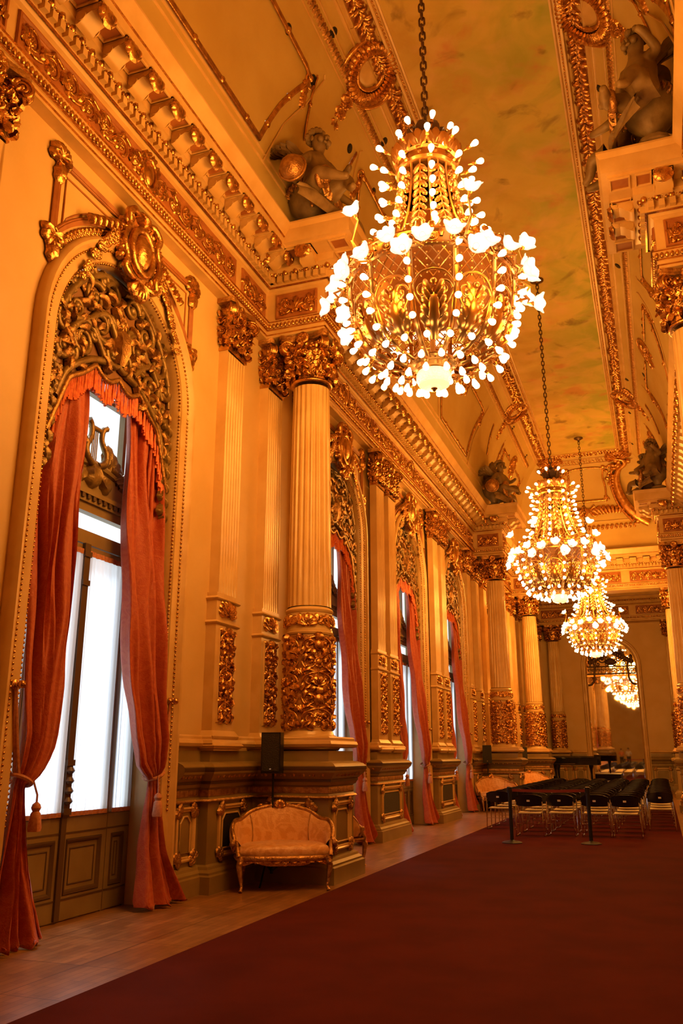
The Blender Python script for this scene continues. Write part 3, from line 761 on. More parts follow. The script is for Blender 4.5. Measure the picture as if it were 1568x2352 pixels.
# small round ceiling spotlights
SPOTS = [(-1, 9.64, .75), (-1, 10.54, .44), (-1, 10.7, .76), (-1, 13.33, .43), (-1, 12.5, .75), (-1, 13.89, .74), (1, 13.47, .35), (1, 12.54, .72), (1, 19.58, .38), (1, 21.62, .74), (1, 23.31, .72),
         (1, 24.91, .71), (1, 26.63, .35), (1, 29.57, .34), (1, 32.88, .33), (-1, 29.26, .44), (-1, 32.5, .44), (-1, 30.53, .74), (-1, 31.64, .76)]
sp0 = None
def spot_mb():
    b = MB(); b.lathe([(.001, .02), (.055, .02), (.06, .01), (.085, .012), (.09, 0), (.001, -.03)], 16); b.v = [(z, x, y) for x, y, z in b.v]; return b
for i, (s, y, t) in enumerate(SPOTS):
    o = obj('ceiling_spotlight', spot_mb(), BLACK) if sp0 is None else dup(sp0)
    sp0 = sp0 or o; place_on(o, s, y, t)
    tag(o, 'small black recessed spotlight, %s along the %s cove of the ceiling' % (ORD[[j for j, q in enumerate(sorted([q for q in SPOTS if q[0] == s], key=lambda q: q[1])) if q == (s, y, t)][0]], 'window side' if s < 0 else 'opposite'), 'spotlight', 'ceiling spotlights')

# ================================================================ windows of the left wall (local x out of the wall, y along it)
def arch_pts(r, z0=0, n=28, drop=True):
    p = [(r, z0)]+[(r, z0+(ZS-z0)*k/6) for k in range(1, 6)] if drop else []
    p += [(r*cos(pi*k/n), ZS+r*sin(pi*k/n)) for k in range(n+1)]
    return p+([(-r, z0+(ZS-z0)*k/6) for k in range(5, -1, -1)] if drop else [])
def arch_sweep(prof, z0=0):
    """profile (rho, x): carried round jambs and arch"""
    cols = [[(x, p[0], p[1]) for p in arch_pts(r, z0)] for r, x in prof]; n = len(cols[0]); b = MB()
    b.add([v for c in cols for v in c], [(i*n+j, i*n+j+1, (i+1)*n+j+1, (i+1)*n+j) for i in range(len(cols)-1) for j in range(n-1)]); return b
def arch_beads(rho, x, rad, step):
    b = MB(); L = ZS-1.0
    for s in (-1, 1):
        for k in range(int(L/step)): b.ball((x, s*rho, 1.0+k*step), rad, 6, 5)
    n = int(pi*rho/step)
    for k in range(n): a = pi*(k+.5)/n; b.ball((x, rho*cos(a), ZS+rho*sin(a)), rad, 6, 5)
    return b
XD = -.36
def rect_frame(b, y0, y1, z0, z1, x, wd, th):
    b.box((x, y0, z0), (x+th, y0+wd, z1)); b.box((x, y1-wd, z0), (x+th, y1, z1)); b.box((x, y0+wd, z0), (x+th, y1-wd, z0+wd)); b.box((x, y0+wd, z1-wd), (x+th, y1-wd, z1))
def door_leaf(y0, y1, par):
    lf = MB(); st = .085; x = XD
    lf.box((x, y0+.006, .015), (x+.05, y0+st, 3.86)); lf.box((x, y1-st, .015), (x+.05, y1-.006, 3.86))
    lf.box((x, y0+st, .015), (x+.05, y1-st, .24)); lf.box((x, y0+st, .78), (x+.05, y1-st, 1.04)); lf.box((x, y0+st, 3.78), (x+.05, y1-st, 3.86)); lf.box((x+.01, y0+st, .24), (x+.03, y1-st, .78))
    o = obj('door_leaf', lf, DOORP, par)
    m_ = MB(); t = MB().sweep([(y0+st, .24), (y1-st, .24), (y1-st, .78), (y0+st, .78)], [(0, .02), (.01, .04), (.03, .035), (.05, .012)], True); m_.add([(x+.02+z, a, c) for a, c, z in t.v], t.f)
    obj('panel_moulding', m_, DOORD, o)
    q = MB(); t = MB().sweep([(y0+st+.09, .33), (y1-st-.09, .33), (y1-st-.09, .69), (y0+st+.09, .69)], [(0, .012), (.008, .02), (.016, .012)], True); q.add([(x+.02+z, a, c) for a, c, z in t.v], t.f)
    obj('panel_fillet', q, DOORD, o)
    l = MB()
    for z in (.20, .83, .99): l.box((x+.05, y0+.01, z), (x+.056, y1-.01, z+.016))
    obj('rail_line', l, DOORD, o)
    g = MB(); g.box((x+.015, y0+st, 1.04), (x+.021, y1-st, 3.78)); obj('glass_pane', g, GLASS, o)
    n = max(14, int((y1-y0)*46)); ph = random.uniform(0, 6)
    def sh(i, j):
        u = y0+.05+(y1-y0-.1)*i; z = 1.03+2.77*j; am = .013*(1-.55*j)
        sw = (.03*sin(u*9+ph)*(1-j)**2)
        return (x+.075+am*sin(i*(y1-y0)*70+ph+.6*sin(j*5))+.006*sin(i*23), u+sw*.4, z)
    s_ = MB().grid(n*2, 14, sh); obj('sheer_voile', s_, SHEER, o, 80)
    h = MB(); h.grid(n*2, 3, lambda i, j: (lambda p: (p[0]+.004, p[1], 1.0+.045*j))(sh(i, 0)))
    h.grid(n*2, 3, lambda i, j: (lambda p: (p[0]+.004, p[1], 3.74+.06*j))(sh(i, 1))); obj('hem_fringe', h, ROPE, o)
    return o
def make_window(idx, loc):
    root = tag(empty('window_%d' % idx, loc), kind='structure')
    PR = [(RO, 0), (RO, .06), (1.535, .09), (1.50, .12), (1.47, .115), (1.445, .085), (1.43, .07), (1.415, .075), (1.40, .06), (1.27, .055), (1.262, .035), (1.245, .03), (1.235, .005), (1.225, -.06), (1.22, -.42)]
    obj('arch_architrave', arch_sweep(PR), TRIM, root, 30)
    obj('bead_moulding', arch_beads(1.395, .066, .017, .052), GOLD, root); obj('bead_moulding', arch_beads(1.245, .034, .015, .046), GOLD, root)
    # spandrel moulding over the arch
    rb = MB(); top = 7.80; sx = 1.42; lo = 6.85; rad = sqrt(sx*sx+(lo-ZS)**2)
    arcL = [(rad*cos(a), ZS+rad*sin(a)) for a in [atan2(lo-ZS, sx)+k*(pi/2-.22-atan2(lo-ZS, sx))/10 for k in range(11)]]
    for s in (-1, 1):
        for pts in ([(s*.25, top), (s*sx, top)], [(s*sx, top), (s*sx, lo)], [(s*y, z) for y, z in arcL]):
            for e, r_ in ((0, .028), (.035, .016), (-.035, .016)):
                q = [(.02, p[0]+(e if abs(pts[0][0]-pts[1][0]) < .01 else 0), p[1]+(0 if abs(pts[0][0]-pts[1][0]) < .01 else e)) for p in pts]; rb.tube(q, r_, 5)
        inn = [(s*.3, top-.14), (s*(sx-.14), top-.14), (s*(sx-.14), lo+.16)]+[(s*y*1.0-s*.05, z+.13) for y, z in arcL[2:]]
        rb.tube([(.008, *p) for p in inn], .012, 5)
    obj('spandrel_moulding', rb, TERRA, root)
    g = RL(lambda u, v, h: (.02+h, u, v))
    for s in (-1, 1):
        for z, d in ((top, -1), (lo, -1)):
            g.spiral(s*sx, z, .085, pi/2, s*1.4, .025)
            for k in range(6): g.leaf(s*sx, z, pi/2+(k-2.5)*.7+(pi if d < 0 and z == lo else 0), .19, .05, .05)
            g.leaf(s*sx, z+d*.08, -pi/2, .25, .06, .06); g.knob(s*(sx-.13), z-.02, .03)
        for k in range(16):   # flower chain down the haunch of the arch
            a = pi/2-s*(.30+.05*k); g.rose(1.58*cos(a), ZS+1.58*sin(a), .085-.0022*k, 5)
    obj('corner_rosette', g, GOLD, root)
    # crowning cartouche
    cr = empty('cartouche'); cr.parent = root; zc = ZS+RO+.02
    r = RL(lambda u, v, h: (.11+h, u, zc+v)); N = 24
    f = MB(); f.ball((0, 0, 0), 1, 20, 9, (.12, .17, .24)); r.add([(x+.13, y, z+zc) for x, y, z in f.v], f.f)
    r.stem([(.22*cos(2*pi*k/N), .29*sin(2*pi*k/N)) for k in range(N+1)], .05, 6, .9)
    for s in (-1, 1):
        r.stem([(s*.08, .44), (s*.22, .46), (s*.33, .36), (s*.30, .22), (s*.36, .08), (s*.38, -.08), (s*.30, -.24), (s*.33, -.36), (s*.22, -.42), (s*.10, -.40)], [.03, .05, .055, .045, .04, .05, .05, .045, .05, .03], 6, 1.0)
        r.spiral(s*.24, .36, .10, -pi/2, s*1.4, .035); r.spiral(s*.22, -.34, .10, pi/2, -s*1.4, .035)
        for k in range(6): r.leaf(s*.35, .18-.09*k, (pi/2)-s*(1.1+.12*k), .11, .04, .06, s*.5)
        for k in range(22): r.rose(s*(.40+.028*k), .02-.0035*k*k*.3-.02*k+random.uniform(-.07, .05), .085-.0018*k, 5)
        for k in range(6): r.leaf(s*(.42+.1*k), .06-.05*k, pi/2-s*.6, .13, .04, .05)
    for k in range(7): r.leaf(0, .36, pi/2+(k-3)*.30, .20, .045, .09)
    for k in range(5): r.leaf(0, -.42, -pi/2+(k-2)*.4, .24, .06, .08)
    r.spiral(-.06, -.52, .07, 0, 1.3, .03); r.knob(0, .42, .06)
    obj('carved_scrolls', r, GOLD, cr)
    bk = MB(); bk.prism([(.32*cos(a), .44*sin(a)) for a in [2*pi*k/20 for k in range(20)]], lambda u, v: (.0, u, zc+v), lambda u, v: (.12, u, zc+v)); obj('backing', bk, GOLDD, cr)
    # joinery: frame, four leaves, transom, upper light
    fr = MB()
    for y in (-1.2, -.80, .80, 1.2): fr.box((XD-.05, y-.03, 0), (XD+.04, y+.03, 3.87))
    fr.box((XD-.055, -1.23, 0), (XD+.03, 1.23, .022)); fr.box((XD-.05, -1.22, 3.87), (XD+.06, 1.22, 4.02)); fr.box((XD-.05, -1.22, 4.24), (XD+.05, 1.22, 4.34))
    fr.box((XD-.05, -1.22, 4.0), (XD+.04, -1.14, 7.0)); fr.box((XD-.05, 1.14, 4.0), (XD+.04, 1.22, 7.0)); fr.box((XD-.05, -.85, 5.66), (XD+.03, .85, 5.74))
    for y in (-.62, .62): fr.box((XD-.05, y-.03, 4.3), (XD+.03, y+.03, 7.0))
    obj('door_frame', fr, DOORP, root)
    g = MB(); g.box((XD, -1.2, 4.02), (XD+.006, 1.2, 4.24)); g.box((XD, -1.2, 4.34), (XD+.006, 1.2, 7.1)); obj('transom_pane', g, GLASS, root)
    for y0, y1 in ((-1.2, -.78), (-.78, 0), (0, .78), (.78, 1.2)): door_leaf(y0, y1, root)
    mu = MB(); mu.box((XD+.05, -.05, 1.0), (XD+.09, .05, 3.87)); mu.box((XD+.05, -.04, .02), (XD+.075, .04, 1.0))
    for z in (1.02, 1.5, 3.4, 3.72): mu.box((XD+.05, -.062, z), (XD+.105, .062, z+.06))
    for z in (1.12, 1.22, 1.32, 1.42): mu.lathe([(.03, 0), (.055, .03), (.03, .07)], 10, (XD+.09, 0, z))
    obj('centre_mullion', mu, DOORD, root)
    pe = MB(); pe.box((XD-.02, -1.15, 4.34), (XD+.08, 1.15, 4.42)); pe.box((XD-.02, -1.15, 4.42), (XD+.11, 1.15, 4.47))
    N = 16; A = [(-1.1+2.2*k/N, 4.52+.30*(1-((-1.1+2.2*k/N)/1.1)**2)) for k in range(N+1)]
    pe.prism(A+[(1.1, 4.47), (-1.1, 4.47)], lambda u, v: (XD-.02, u, v), lambda u, v: (XD+.05, u, v))
    pe.tube([(XD+.05, *p) for p in A], .05, 8); obj('arched_pediment', pe, DOORP, root)
    de = MB()
    for k in range(22): de.box((XD+.08, -1.1+k*.1, 4.37), (XD+.105, -1.05+k*.1, 4.42))
    obj('dentils', de, DOORD, root)
    ly = RL(lambda u, v, h: (XD+.05+h, u, v))
    for s in (-1, 1):
        ly.stem([(s*.05, 4.80), (s*.17, 4.86), (s*.19, 4.98), (s*.10, 5.12), (s*.11, 5.25), (s*.17, 5.3)], [.045, .05, .045, .035, .035, .04], 6, .8)
        ly.spiral(s*.26, 4.86, .11, pi/2, -s*1.4, .035)
        for k in range(6): ly.leaf(s*(.2+.06*k), 4.84-.03*k, pi/2-s*(.2+.2*k), .30-.02*k, .06, .06)
        ly.stem([(s*.3, 4.84), (s*.55, 4.78), (s*.8, 4.66)], .05)
        ly.leaf(s*.14, 4.7, -pi/2+s*.9, .25, .07, .06)
    for y in (-.045, -.015, .015, .045): ly.stem([(y, 4.86), (y, 5.24)], .008)
    ly.stem([(-.11, 5.24), (.11, 5.24)], .03); ly.leaf(0, 4.82, -pi/2, .3, .1, .08); ly.rose(0, 4.78, .1)
    obj('lyre_crest', ly, PELM, root)
    return root
w0 = make_window(1, (XL, WINS[0], 0)); winroots = [w0]
for i, y in enumerate(WINS[1:]):
    c = dup(w0, (XL, y, 0)); c.name = 'window_%d' % (i+2); winroots.append(c)
WN = ['nearest tall window', 'second tall window', 'third tall window', 'fourth tall window', 'farthest tall window']
for o, n in zip(winroots, WN): o['label'] = n+' with gilded arch and glazed doors'

# ---- carved pelmet with fringe
def pel_edge(u):
    a = abs(u); z = 5.80-.95*max(0, (a-.35)/.8)**2.4 if a > .35 else 5.80
    return z-.10*abs(sin(a*7.2))
def make_pelmet():
    root = thing('carved_pelmet', 'x', 'pelmet', (XL-.10, WINS[0], 0)); R = 1.205
    n = 60; us = [-R+2*R*k/n for k in range(n+1)]
    b = MB(); vs = []; 
    for u in us:
        zt_ = ZS+sqrt(max(0, R*R-u*u)); zb = pel_edge(u)
        vs += [(-.05, u, zt_), (-.05, u, zb), (0, u, zt_), (0, u, zb)]
    fs = []
    for i in range(n):
        o = 4*i; fs += [(o, o+4, o+5, o+1), (o+2, o+3, o+7, o+6), (o+1, o+5, o+7, o+3), (o, o+2, o+6, o+4)]
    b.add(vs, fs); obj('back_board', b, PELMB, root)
    g = RL(lambda u, v, h: (.02+h, u, v)); d = RL(lambda u, v, h: (.01+h, u, v)); rnd = random.Random(3)
    # olive strap scrolls
    for s in (-1, 1):
        for u, v, rr, a0, tn in ((.20, 6.83, .15, 0, 1.5), (.52, 6.62, .20, 2.2, -1.5), (.83, 6.36, .17, 1.2, -1.4), (.36, 6.34, .19, 4.2, 1.5), (.68, 6.02, .19, .4, -1.6), (.99, 5.80, .14, .2, -1.5), (1.02, 6.08, .10, .2, -1.4), (.12, 6.10, .16, 3.4, 1.5), (.95, 5.45, .11, 1, -1.4), (.40, 6.90, .09, 1, 1.2), (.64, 6.88, .08, 2, 1.3), (.92, 6.62, .07, 2, -1.3), (.50, 6.16, .09, 1, 1.3), (.22, 6.46, .09, 4, -1.3), (.84, 5.78, .08, 2, 1.3), (1.06, 5.26, .07, 1, 1.2)):
            d.spiral(s*u, v, rr, a0 if s > 0 else pi-a0, s*tn, .044)
        for pts in ([(.05, 6.25), (.25, 6.5), (.45, 6.45), (.6, 6.3), (.85, 6.2)], [(.0, 6.95), (.3, 7.0), (.6, 6.85), (.9, 6.55), (1.08, 6.2)], [(.3, 6.0), (.5, 6.2), (.7, 6.25), (.95, 5.95)], [(.15, 5.95), (.4, 5.9), (.6, 5.8), (.9, 5.55), (1.05, 5.2)]):
            d.stem([(s*p[0], p[1]) for p in pts], .045)
        # gilt leaves and husks between them
        for k in range(40):
            for _ in range(20):
                u = rnd.uniform(.03, 1.14); v = rnd.uniform(5.1, 7.05)
                if v < ZS+sqrt(max(0, 1.1**2-u*u))-.02 and v > pel_edge(u)+.08: break
            g.leaf(s*u, v, (rnd.uniform(0, 6.28)) if s > 0 else pi-rnd.uniform(0, 6.28), rnd.uniform(.12, .22), rnd.uniform(.03, .05), .06, rnd.uniform(-1.6, 1.6))
        for k in range(9): g.rose(s*rnd.uniform(.1, 1.0), rnd.uniform(5.95, 6.8), .07)
        for k in range(14): d.leaf(s*(1.12+.0*k), 5.75-.095*k, -pi/2+s*.4*(1 if k % 2 else -1), .16, .05, .06)
    e = [(u, pel_edge(u)+.02) for u in [-1.15+2.3*k/70 for k in range(71)]]
    g.stem(e, .034, 6, .9); g.leaf(0, 6.0, pi/2, .5, .11, .1); g.rose(0, 6.55, .13, 8)
    e2 = [(1.13*cos(pi*k/40), ZS+1.13*sin(pi*k/40)) for k in range(41)]; d.stem(e2, .03)
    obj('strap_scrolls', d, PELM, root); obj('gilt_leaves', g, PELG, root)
    f = MB(); rnd = random.Random(5)
    for k in range(150):
        u = -1.12+2.24*k/149; z0 = pel_edge(u)+.05; L = .26+.06*abs(sin(u*11))+rnd.uniform(-.02, .02); x = .03+rnd.uniform(-.02, .02)
        f.tube([(x, u, z0), (x+rnd.uniform(-.01, .01), u+rnd.uniform(-.012, .012), z0-L*.5), (x, u+rnd.uniform(-.012, .012), z0-L)], [.006, .012, .017], 5)
    obj('fringe', f, FRNG, root); return root
p0 = make_pelmet()
for i, y in enumerate(WINS):
    o = p0 if i == 0 else dup(p0, (XL-.10, y, 0))
    tag(o, 'carved olive and gilt arched pelmet with red fringe in the %s' % WN[i], 'pelmet', 'pelmets over the windows')

# ---- tied-back curtains
def make_curtain(s):
    """s=+1: the far-side curtain of a pair, s=-1 its mate"""
    root = thing('curtain', 'x', 'curtain', (XL, WINS[0], 0)); NF = 5.5; ZT = 1.36
    def lerp(tab, z):
        for (z0, a), (z1, b_) in zip(tab, tab[1:]):
            if z <= z1: k = (z-z0)/(z1-z0); k = k*k*(3-2*k) if 0 else k; return a+(b_-a)*k
        return tab[-1][1]
    inn = [(0, .84), (.06, .80), (.4, .90), (.9, .98), (1.2, 1.03), (1.36, 1.04), (1.42, .98), (1.5, .86), (1.65, .68), (1.9, .56), (2.3, .47), (2.9, .42), (3.8, .40), (5.95, .37)]
    if s < 0: inn = inn[:6]+[(1.42, 1.06), (1.5, 1.0), (1.65, .91), (1.9, .79), (2.3, .66), (2.9, .54), (3.8, .46), (5.95, .38)]
    outr = [(0, 1.54), (.1, 1.50), (.5, 1.30), (1.2, 1.20), (1.36, 1.19), (1.5, 1.20), (2.0, 1.20), (5.95, 1.19)]
    xb = [(0, .20), (.1, .15), (.6, .06), (1.2, .04), (1.36, .03), (1.5, .09), (1.8, .11), (2.4, .03), (3.4, -.06), (4.6, -.12), (5.95, -.16)]
    am = [(0, .11), (.5, .09), (1.2, .035), (1.36, .02), (1.5, .05), (1.8, .075), (3, .075), (4.5, .06), (5.95, .055)]
    def fn(i, j):
        z = 5.95*(1-j)**1.12; a, c = lerp(inn, z), lerp(outr, z)
        if z < 0.05: z = .012+.03*(1+sin(i*37))
        ph = (i+.055*sin(i*9+.6)+.03*sin(i*19+s))*NF*2*pi+.5*sin(z*1.3+s)+.35*sin(i*5+z*.7)
        # cloth bunched at the tie hangs in a swag: folds near the inner edge sag lower
        sag = 0
        if 1.3 < z < 2.1: sag = .17*(1-i)*sin((z-1.3)/.8*pi)
        u = a+(c-a)*(i+.035*sin(ph*1.0)*sin(z*2+1))
        return (lerp(xb, z)+lerp(am, z)*(.72+.38*sin(i*13+s*2))*sin(ph)+.012*sin(ph*2.3+z*3)+.015*sin(i*9+z*4), s*u, max(.01, z-sag))
    cl = MB().grid(96, 70, fn)
    o = obj('curtain_cloth', cl, REDC, root, 80); md = o.modifiers.new('thickness', 'SOLIDIFY'); md.thickness = .008
    r = MB(); N = 22
    r.tube([(.03+.115*cos(2*pi*k/N), s*(1.12+.105*sin(2*pi*k/N)), ZT+.03+.05*sin(2*pi*k/N)) for k in range(N)], .02, 7, True)
    r.tube([(.05, s*1.20, ZT+.06), (.06, s*1.26, 1.7), (.07, s*1.31, 2.0), (.075, s*1.34, 2.2)], .016, 6)
    r.tube([(.09, s*1.19, ZT+.06), (.085, s*1.25, 1.7), (.08, s*1.30, 2.0), (.075, s*1.33, 2.2)], .016, 6)
    obj('tieback_cord', r, ROPE, root)
    h = MB(); h.lathe([(.045, 0), (.05, .02), (.02, .03), (.015, .07), (.04, .085), (.035, .12), (.005, .135)], 12); h.v = [(z*.9+.0+.055, s*1.335+x, 2.22+y) for x, y, z in h.v]; obj('tieback_hook', h, GOLD, root)
    t = MB(); t.tube([(.14, s*1.05, ZT+.02), (.17, s*1.02, ZT-.10), (.17, s*1.02, ZT-.18)], .01, 5); t.lathe([(.012, 0), (.035, -.02), (.045, -.05), (.03, -.08), (.045, -.10), (.06, -.22), (.055, -.25), (.02, -.25)], 12, (.17, s*1.02, ZT-.16), lambda a, q, z: q*(1+(.12*sin(a*8) if z < -.1 else 0))); obj('tassel', t, ROPE, root)
    return root
cur = {s: make_curtain(s) for s in (-1, 1)}
for i, y in enumerate(WINS):
    for s in (-1, 1):
        o = cur[s] if i == 0 else dup(cur[s], (XL, y, 0))
        tag(o, 'red damask curtain tied back on the %s side of the %s' % ('near' if s < 0 else 'far', WN[i]), 'curtain', 'tied-back window curtains')

# ================================================================ columns and pilasters
def cap_leaf(mb, bx, by, phi, z0, L, W, out, curl=.16):
    vs = []; N = 8; dx, dy = cos(phi), sin(phi)
    for i in range(N):
        t = i/(N-1); q = min(1, t/.8)
        z = z0+L*sin(q*pi/2)-(curl*L*((t-.8)/.2)**1.3 if t > .8 else 0)
        o = .022+out*t**2.0+(.04 if t > .8 else 0)
        w_ = W*(.75+.35*sin(pi*t))*(1+.20*cos(t*22))*(1 if t < .85 else .55)
        for k in (-1, -.55, 0, .55, 1):
            oo = o-.020*k*k-(.012 if k == 0 else 0)
            vs.append((bx+dx*oo-dy*w_*k, by+dy*oo+dx*w_*k, z))
    mb.add(vs, [(i*5+j, (i+1)*5+j, (i+1)*5+j+1, i*5+j+1) for i in range(N-1) for j in range(4)])
def cap_volute(mb, cx, cy, phi, z, R=.105):
    """spiral disc standing in the vertical plane that faces across phi"""
    ux, uy = cos(phi), sin(phi); nx, ny = -uy, ux
    for s in (-1, 1):
        pts = []; rr = []
        for i in range(30):
            t = i/29; a = pi*.75-t*2*pi*2.0; q = R*(1-.85*t); o = s*(.045+.02*t)
            pts.append((cx+ux*q*cos(a)+nx*o, cy+uy*q*cos(a)+ny*o, z+q*sin(a))); rr.append(.024*(1-.5*t))
        mb.tube(pts, rr, 6); mb.ball((cx+nx*s*.07, cy+ny*s*.07, z), .026, 6, 4)
    d = MB().lathe([(R*.92, -.05), (R*.92, .05)], 16); mb.add([(cx+ux*x+nx*zz, cy+uy*x+ny*zz, z+y) for x, y, zz in d.v], d.f)
def ray_flower(mb, cx, cy, phi, z, R):
    dx, dy = cos(phi), sin(phi)
    r = RL(lambda u, v, h: (cx-dy*u+dx*h, cy+dx*u+dy*h, z+v)); r.rose(0, 0, R, 8); mb.add(r.v, r.f)
def cap_detail(q, W_, n):
    rnd = random.Random(8); st = W_/n
    for k in range(n):
        u = st*(k+.5)
        for v, R in ((.14, .045), (.30, .045), (.46, .05)): q.spiral(u+(st*.25 if v == .30 else -st*.2), v, R, rnd.uniform(0, 6), rnd.choice((-1.3, 1.3)), .015)
        for j in range(5): q.leaf(u+rnd.uniform(-.5, .5)*st, .08+.11*j, pi/2+rnd.uniform(-1.2, 1.2), .12, .028, .055, rnd.uniform(-1, 1))
        for j in range(3): q.knob(u+rnd.uniform(-.5, .5)*st, rnd.uniform(.1, .62), .024)
def round_capital():
    b = MB(); b.lathe([(.305, 0), (.335, .015), (.335, .045), (.28, .06), (.27, .3), (.29, .5), (.33, .66), (.39, .69)], 28)
    for k in range(8): cap_leaf(b, .315*cos(k*pi/4), .315*sin(k*pi/4), k*pi/4, .05, .29, .105, .11)
    for k in range(8): cap_leaf(b, .305*cos((k+.5)*pi/4), .305*sin((k+.5)*pi/4), (k+.5)*pi/4, .10, .43, .11, .13)
    for k in range(4):
        a = pi/4+k*pi/2; cap_volute(b, .44*cos(a), .44*sin(a), a, .60, .115)
        cap_leaf(b, .33*cos(a), .33*sin(a), a, .28, .26, .07, .14)
        for e in (-1, 1):
            b.tube([(.31*cos(a+e*.45), .31*sin(a+e*.45), .36), (.37*cos(a+e*.3), .37*sin(a+e*.3), .56), (.42*cos(a+e*.1), .42*sin(a+e*.1), .68)], .022, 5)
        c = k*pi/2; ray_flower(b, .40*cos(c), .40*sin(c), c, .70, .11)
        for e in (-1, 1): b.ball((.38*cos(c+e*.32), .38*sin(c+e*.32), .55), .045, 7, 5)
        for e in (-.16, 0, .16): b.ball((.36*cos(c+e), .36*sin(c+e), .50+abs(e)*.2), .035, 6, 4)
    q = RL(lambda u, v, h: ((.36+.10*max(0, v-.2)+h)*cos(u/.38), (.36+.10*max(0, v-.2)+h)*sin(u/.38), v)); cap_detail(q, 2*pi*.38, 16); b.add(q.v, q.f)
    return b
def abacus(hw=.43):
    poly = []
    for k in range(4):
        a = pi/4+k*pi/2; c = Vector((cos(a), sin(a))); t = Vector((-sin(a), cos(a))); R = hw*1.3
        poly += [tuple(c*R-t*.05), tuple(c*R+t*.05)]
        nxt = pi/4+(k+1)*pi/2
        for j in range(1, 6):
            q = j/6; p0 = c*R+t*.05; c2 = Vector((cos(nxt), sin(nxt))); p1 = c2*R-Vector((-sin(nxt), cos(nxt)))*.05
            m_ = Vector((cos(a+pi/4), sin(a+pi/4))); poly.append(tuple(p0.lerp(p1, q)-m_*.11*sin(pi*q)))
    b = MB(); b.prism([(x*.95, y*.95) for x, y in poly], lambda u, v: (u, v, .70), lambda u, v: (u, v, .74)); b.prism(poly, lambda u, v: (u, v, .74), lambda u, v: (u, v, .80)); return b
def fluted(n, r0, r1, z0, z1):
    b = MB(); per = 8; rows = 9
    def f(i, j):
        k = i*n*per; a = 2*pi*i; fr = (k/per) % 1; t = j; r = r0+(r1-r0)*t**1.5
        tp = min(1, min(t*(z1-z0)/.10, (1-t)*(z1-z0)/.10)); d = .030*tp*sin(pi*min(1, max(0, (fr-.14)/.72)))**.6 if .14 < fr < .86 else 0
        return ((r-d)*cos(a), (r-d)*sin(a), z0+(z1-z0)*j)
    return b.grid(n*per, rows, f, cu=True)
def candelabra(r, w_, v0, v1):
    """symmetrical arabesque filling a strip w_ wide from v0 to v1"""
    H = v1-v0; n = max(3, round(H/.235)); st = H/n
    r.stem([(0, v0+.04), (0, v1-.05)], .016)
    for k in range(n):
        v = v0+st*(k+.5); R = min(w_*.20, st*.40); up = 1 if k % 2 else -1
        for s in (-1, 1):
            r.spiral(s*w_*.25, v, R, (0 if s > 0 else pi)+up*s*1.2, s*up*1.5, .021)
            r.stem([(0, v-up*st*.5), (s*w_*.14, v-up*st*.45), (s*w_*.36, v-up*st*.25), (s*w_*.45, v+up*st*.1)], [.014, .024, .024, .014])
            r.leaf(s*w_*.1, v+up*st*.2, pi/2*up-s*.8*up, st*.55, w_*.075, .055, -s*.8); r.leaf(s*w_*.38, v+up*st*.1, pi/2*up, st*.5, w_*.06, .05, s)
            r.leaf(s*w_*.2, v-st*.2, -pi/2+s*.9, st*.5, w_*.06, .05, s*.6); r.leaf(s*w_*.44, v-up*st*.3, -pi/2*up, st*.4, w_*.05, .045, -s)
            r.leaf(s*w_*.25, v, pi/2+s*.5, st*.3, w_*.05, .06, s); r.knob(s*w_*.42, v+st*.42, w_*.045); r.knob(s*w_*.07, v+st*.1, w_*.05)
        if k % 3 == 1: r.knob(0, v, w_*.15, 1.2, .7); r.leaf(0, v+.05, pi/2, st*.6, w_*.10, .07)
        elif k % 3 == 2:
            for a in (-.9, -.45, 0, .45, .9): r.leaf(0, v-.06, pi/2+a, st*.6, w_*.07, .065)
            r.knob(0, v-.07, w_*.07)
        else: r.rose(0, v, w_*.17, 6)
    return r
ZB, ZD, ZK, ZF2, ZSH, ZN = 1.66, 1.93, 3.28, 3.36, 3.70, 7.26
def torus_prof(R, z0, z1, n=6): return [(R+(z1-z0)/2*sin(pi*k/n), z0+(z1-z0)*(.5-.5*cos(pi*k/n))) for k in range(n+1)]
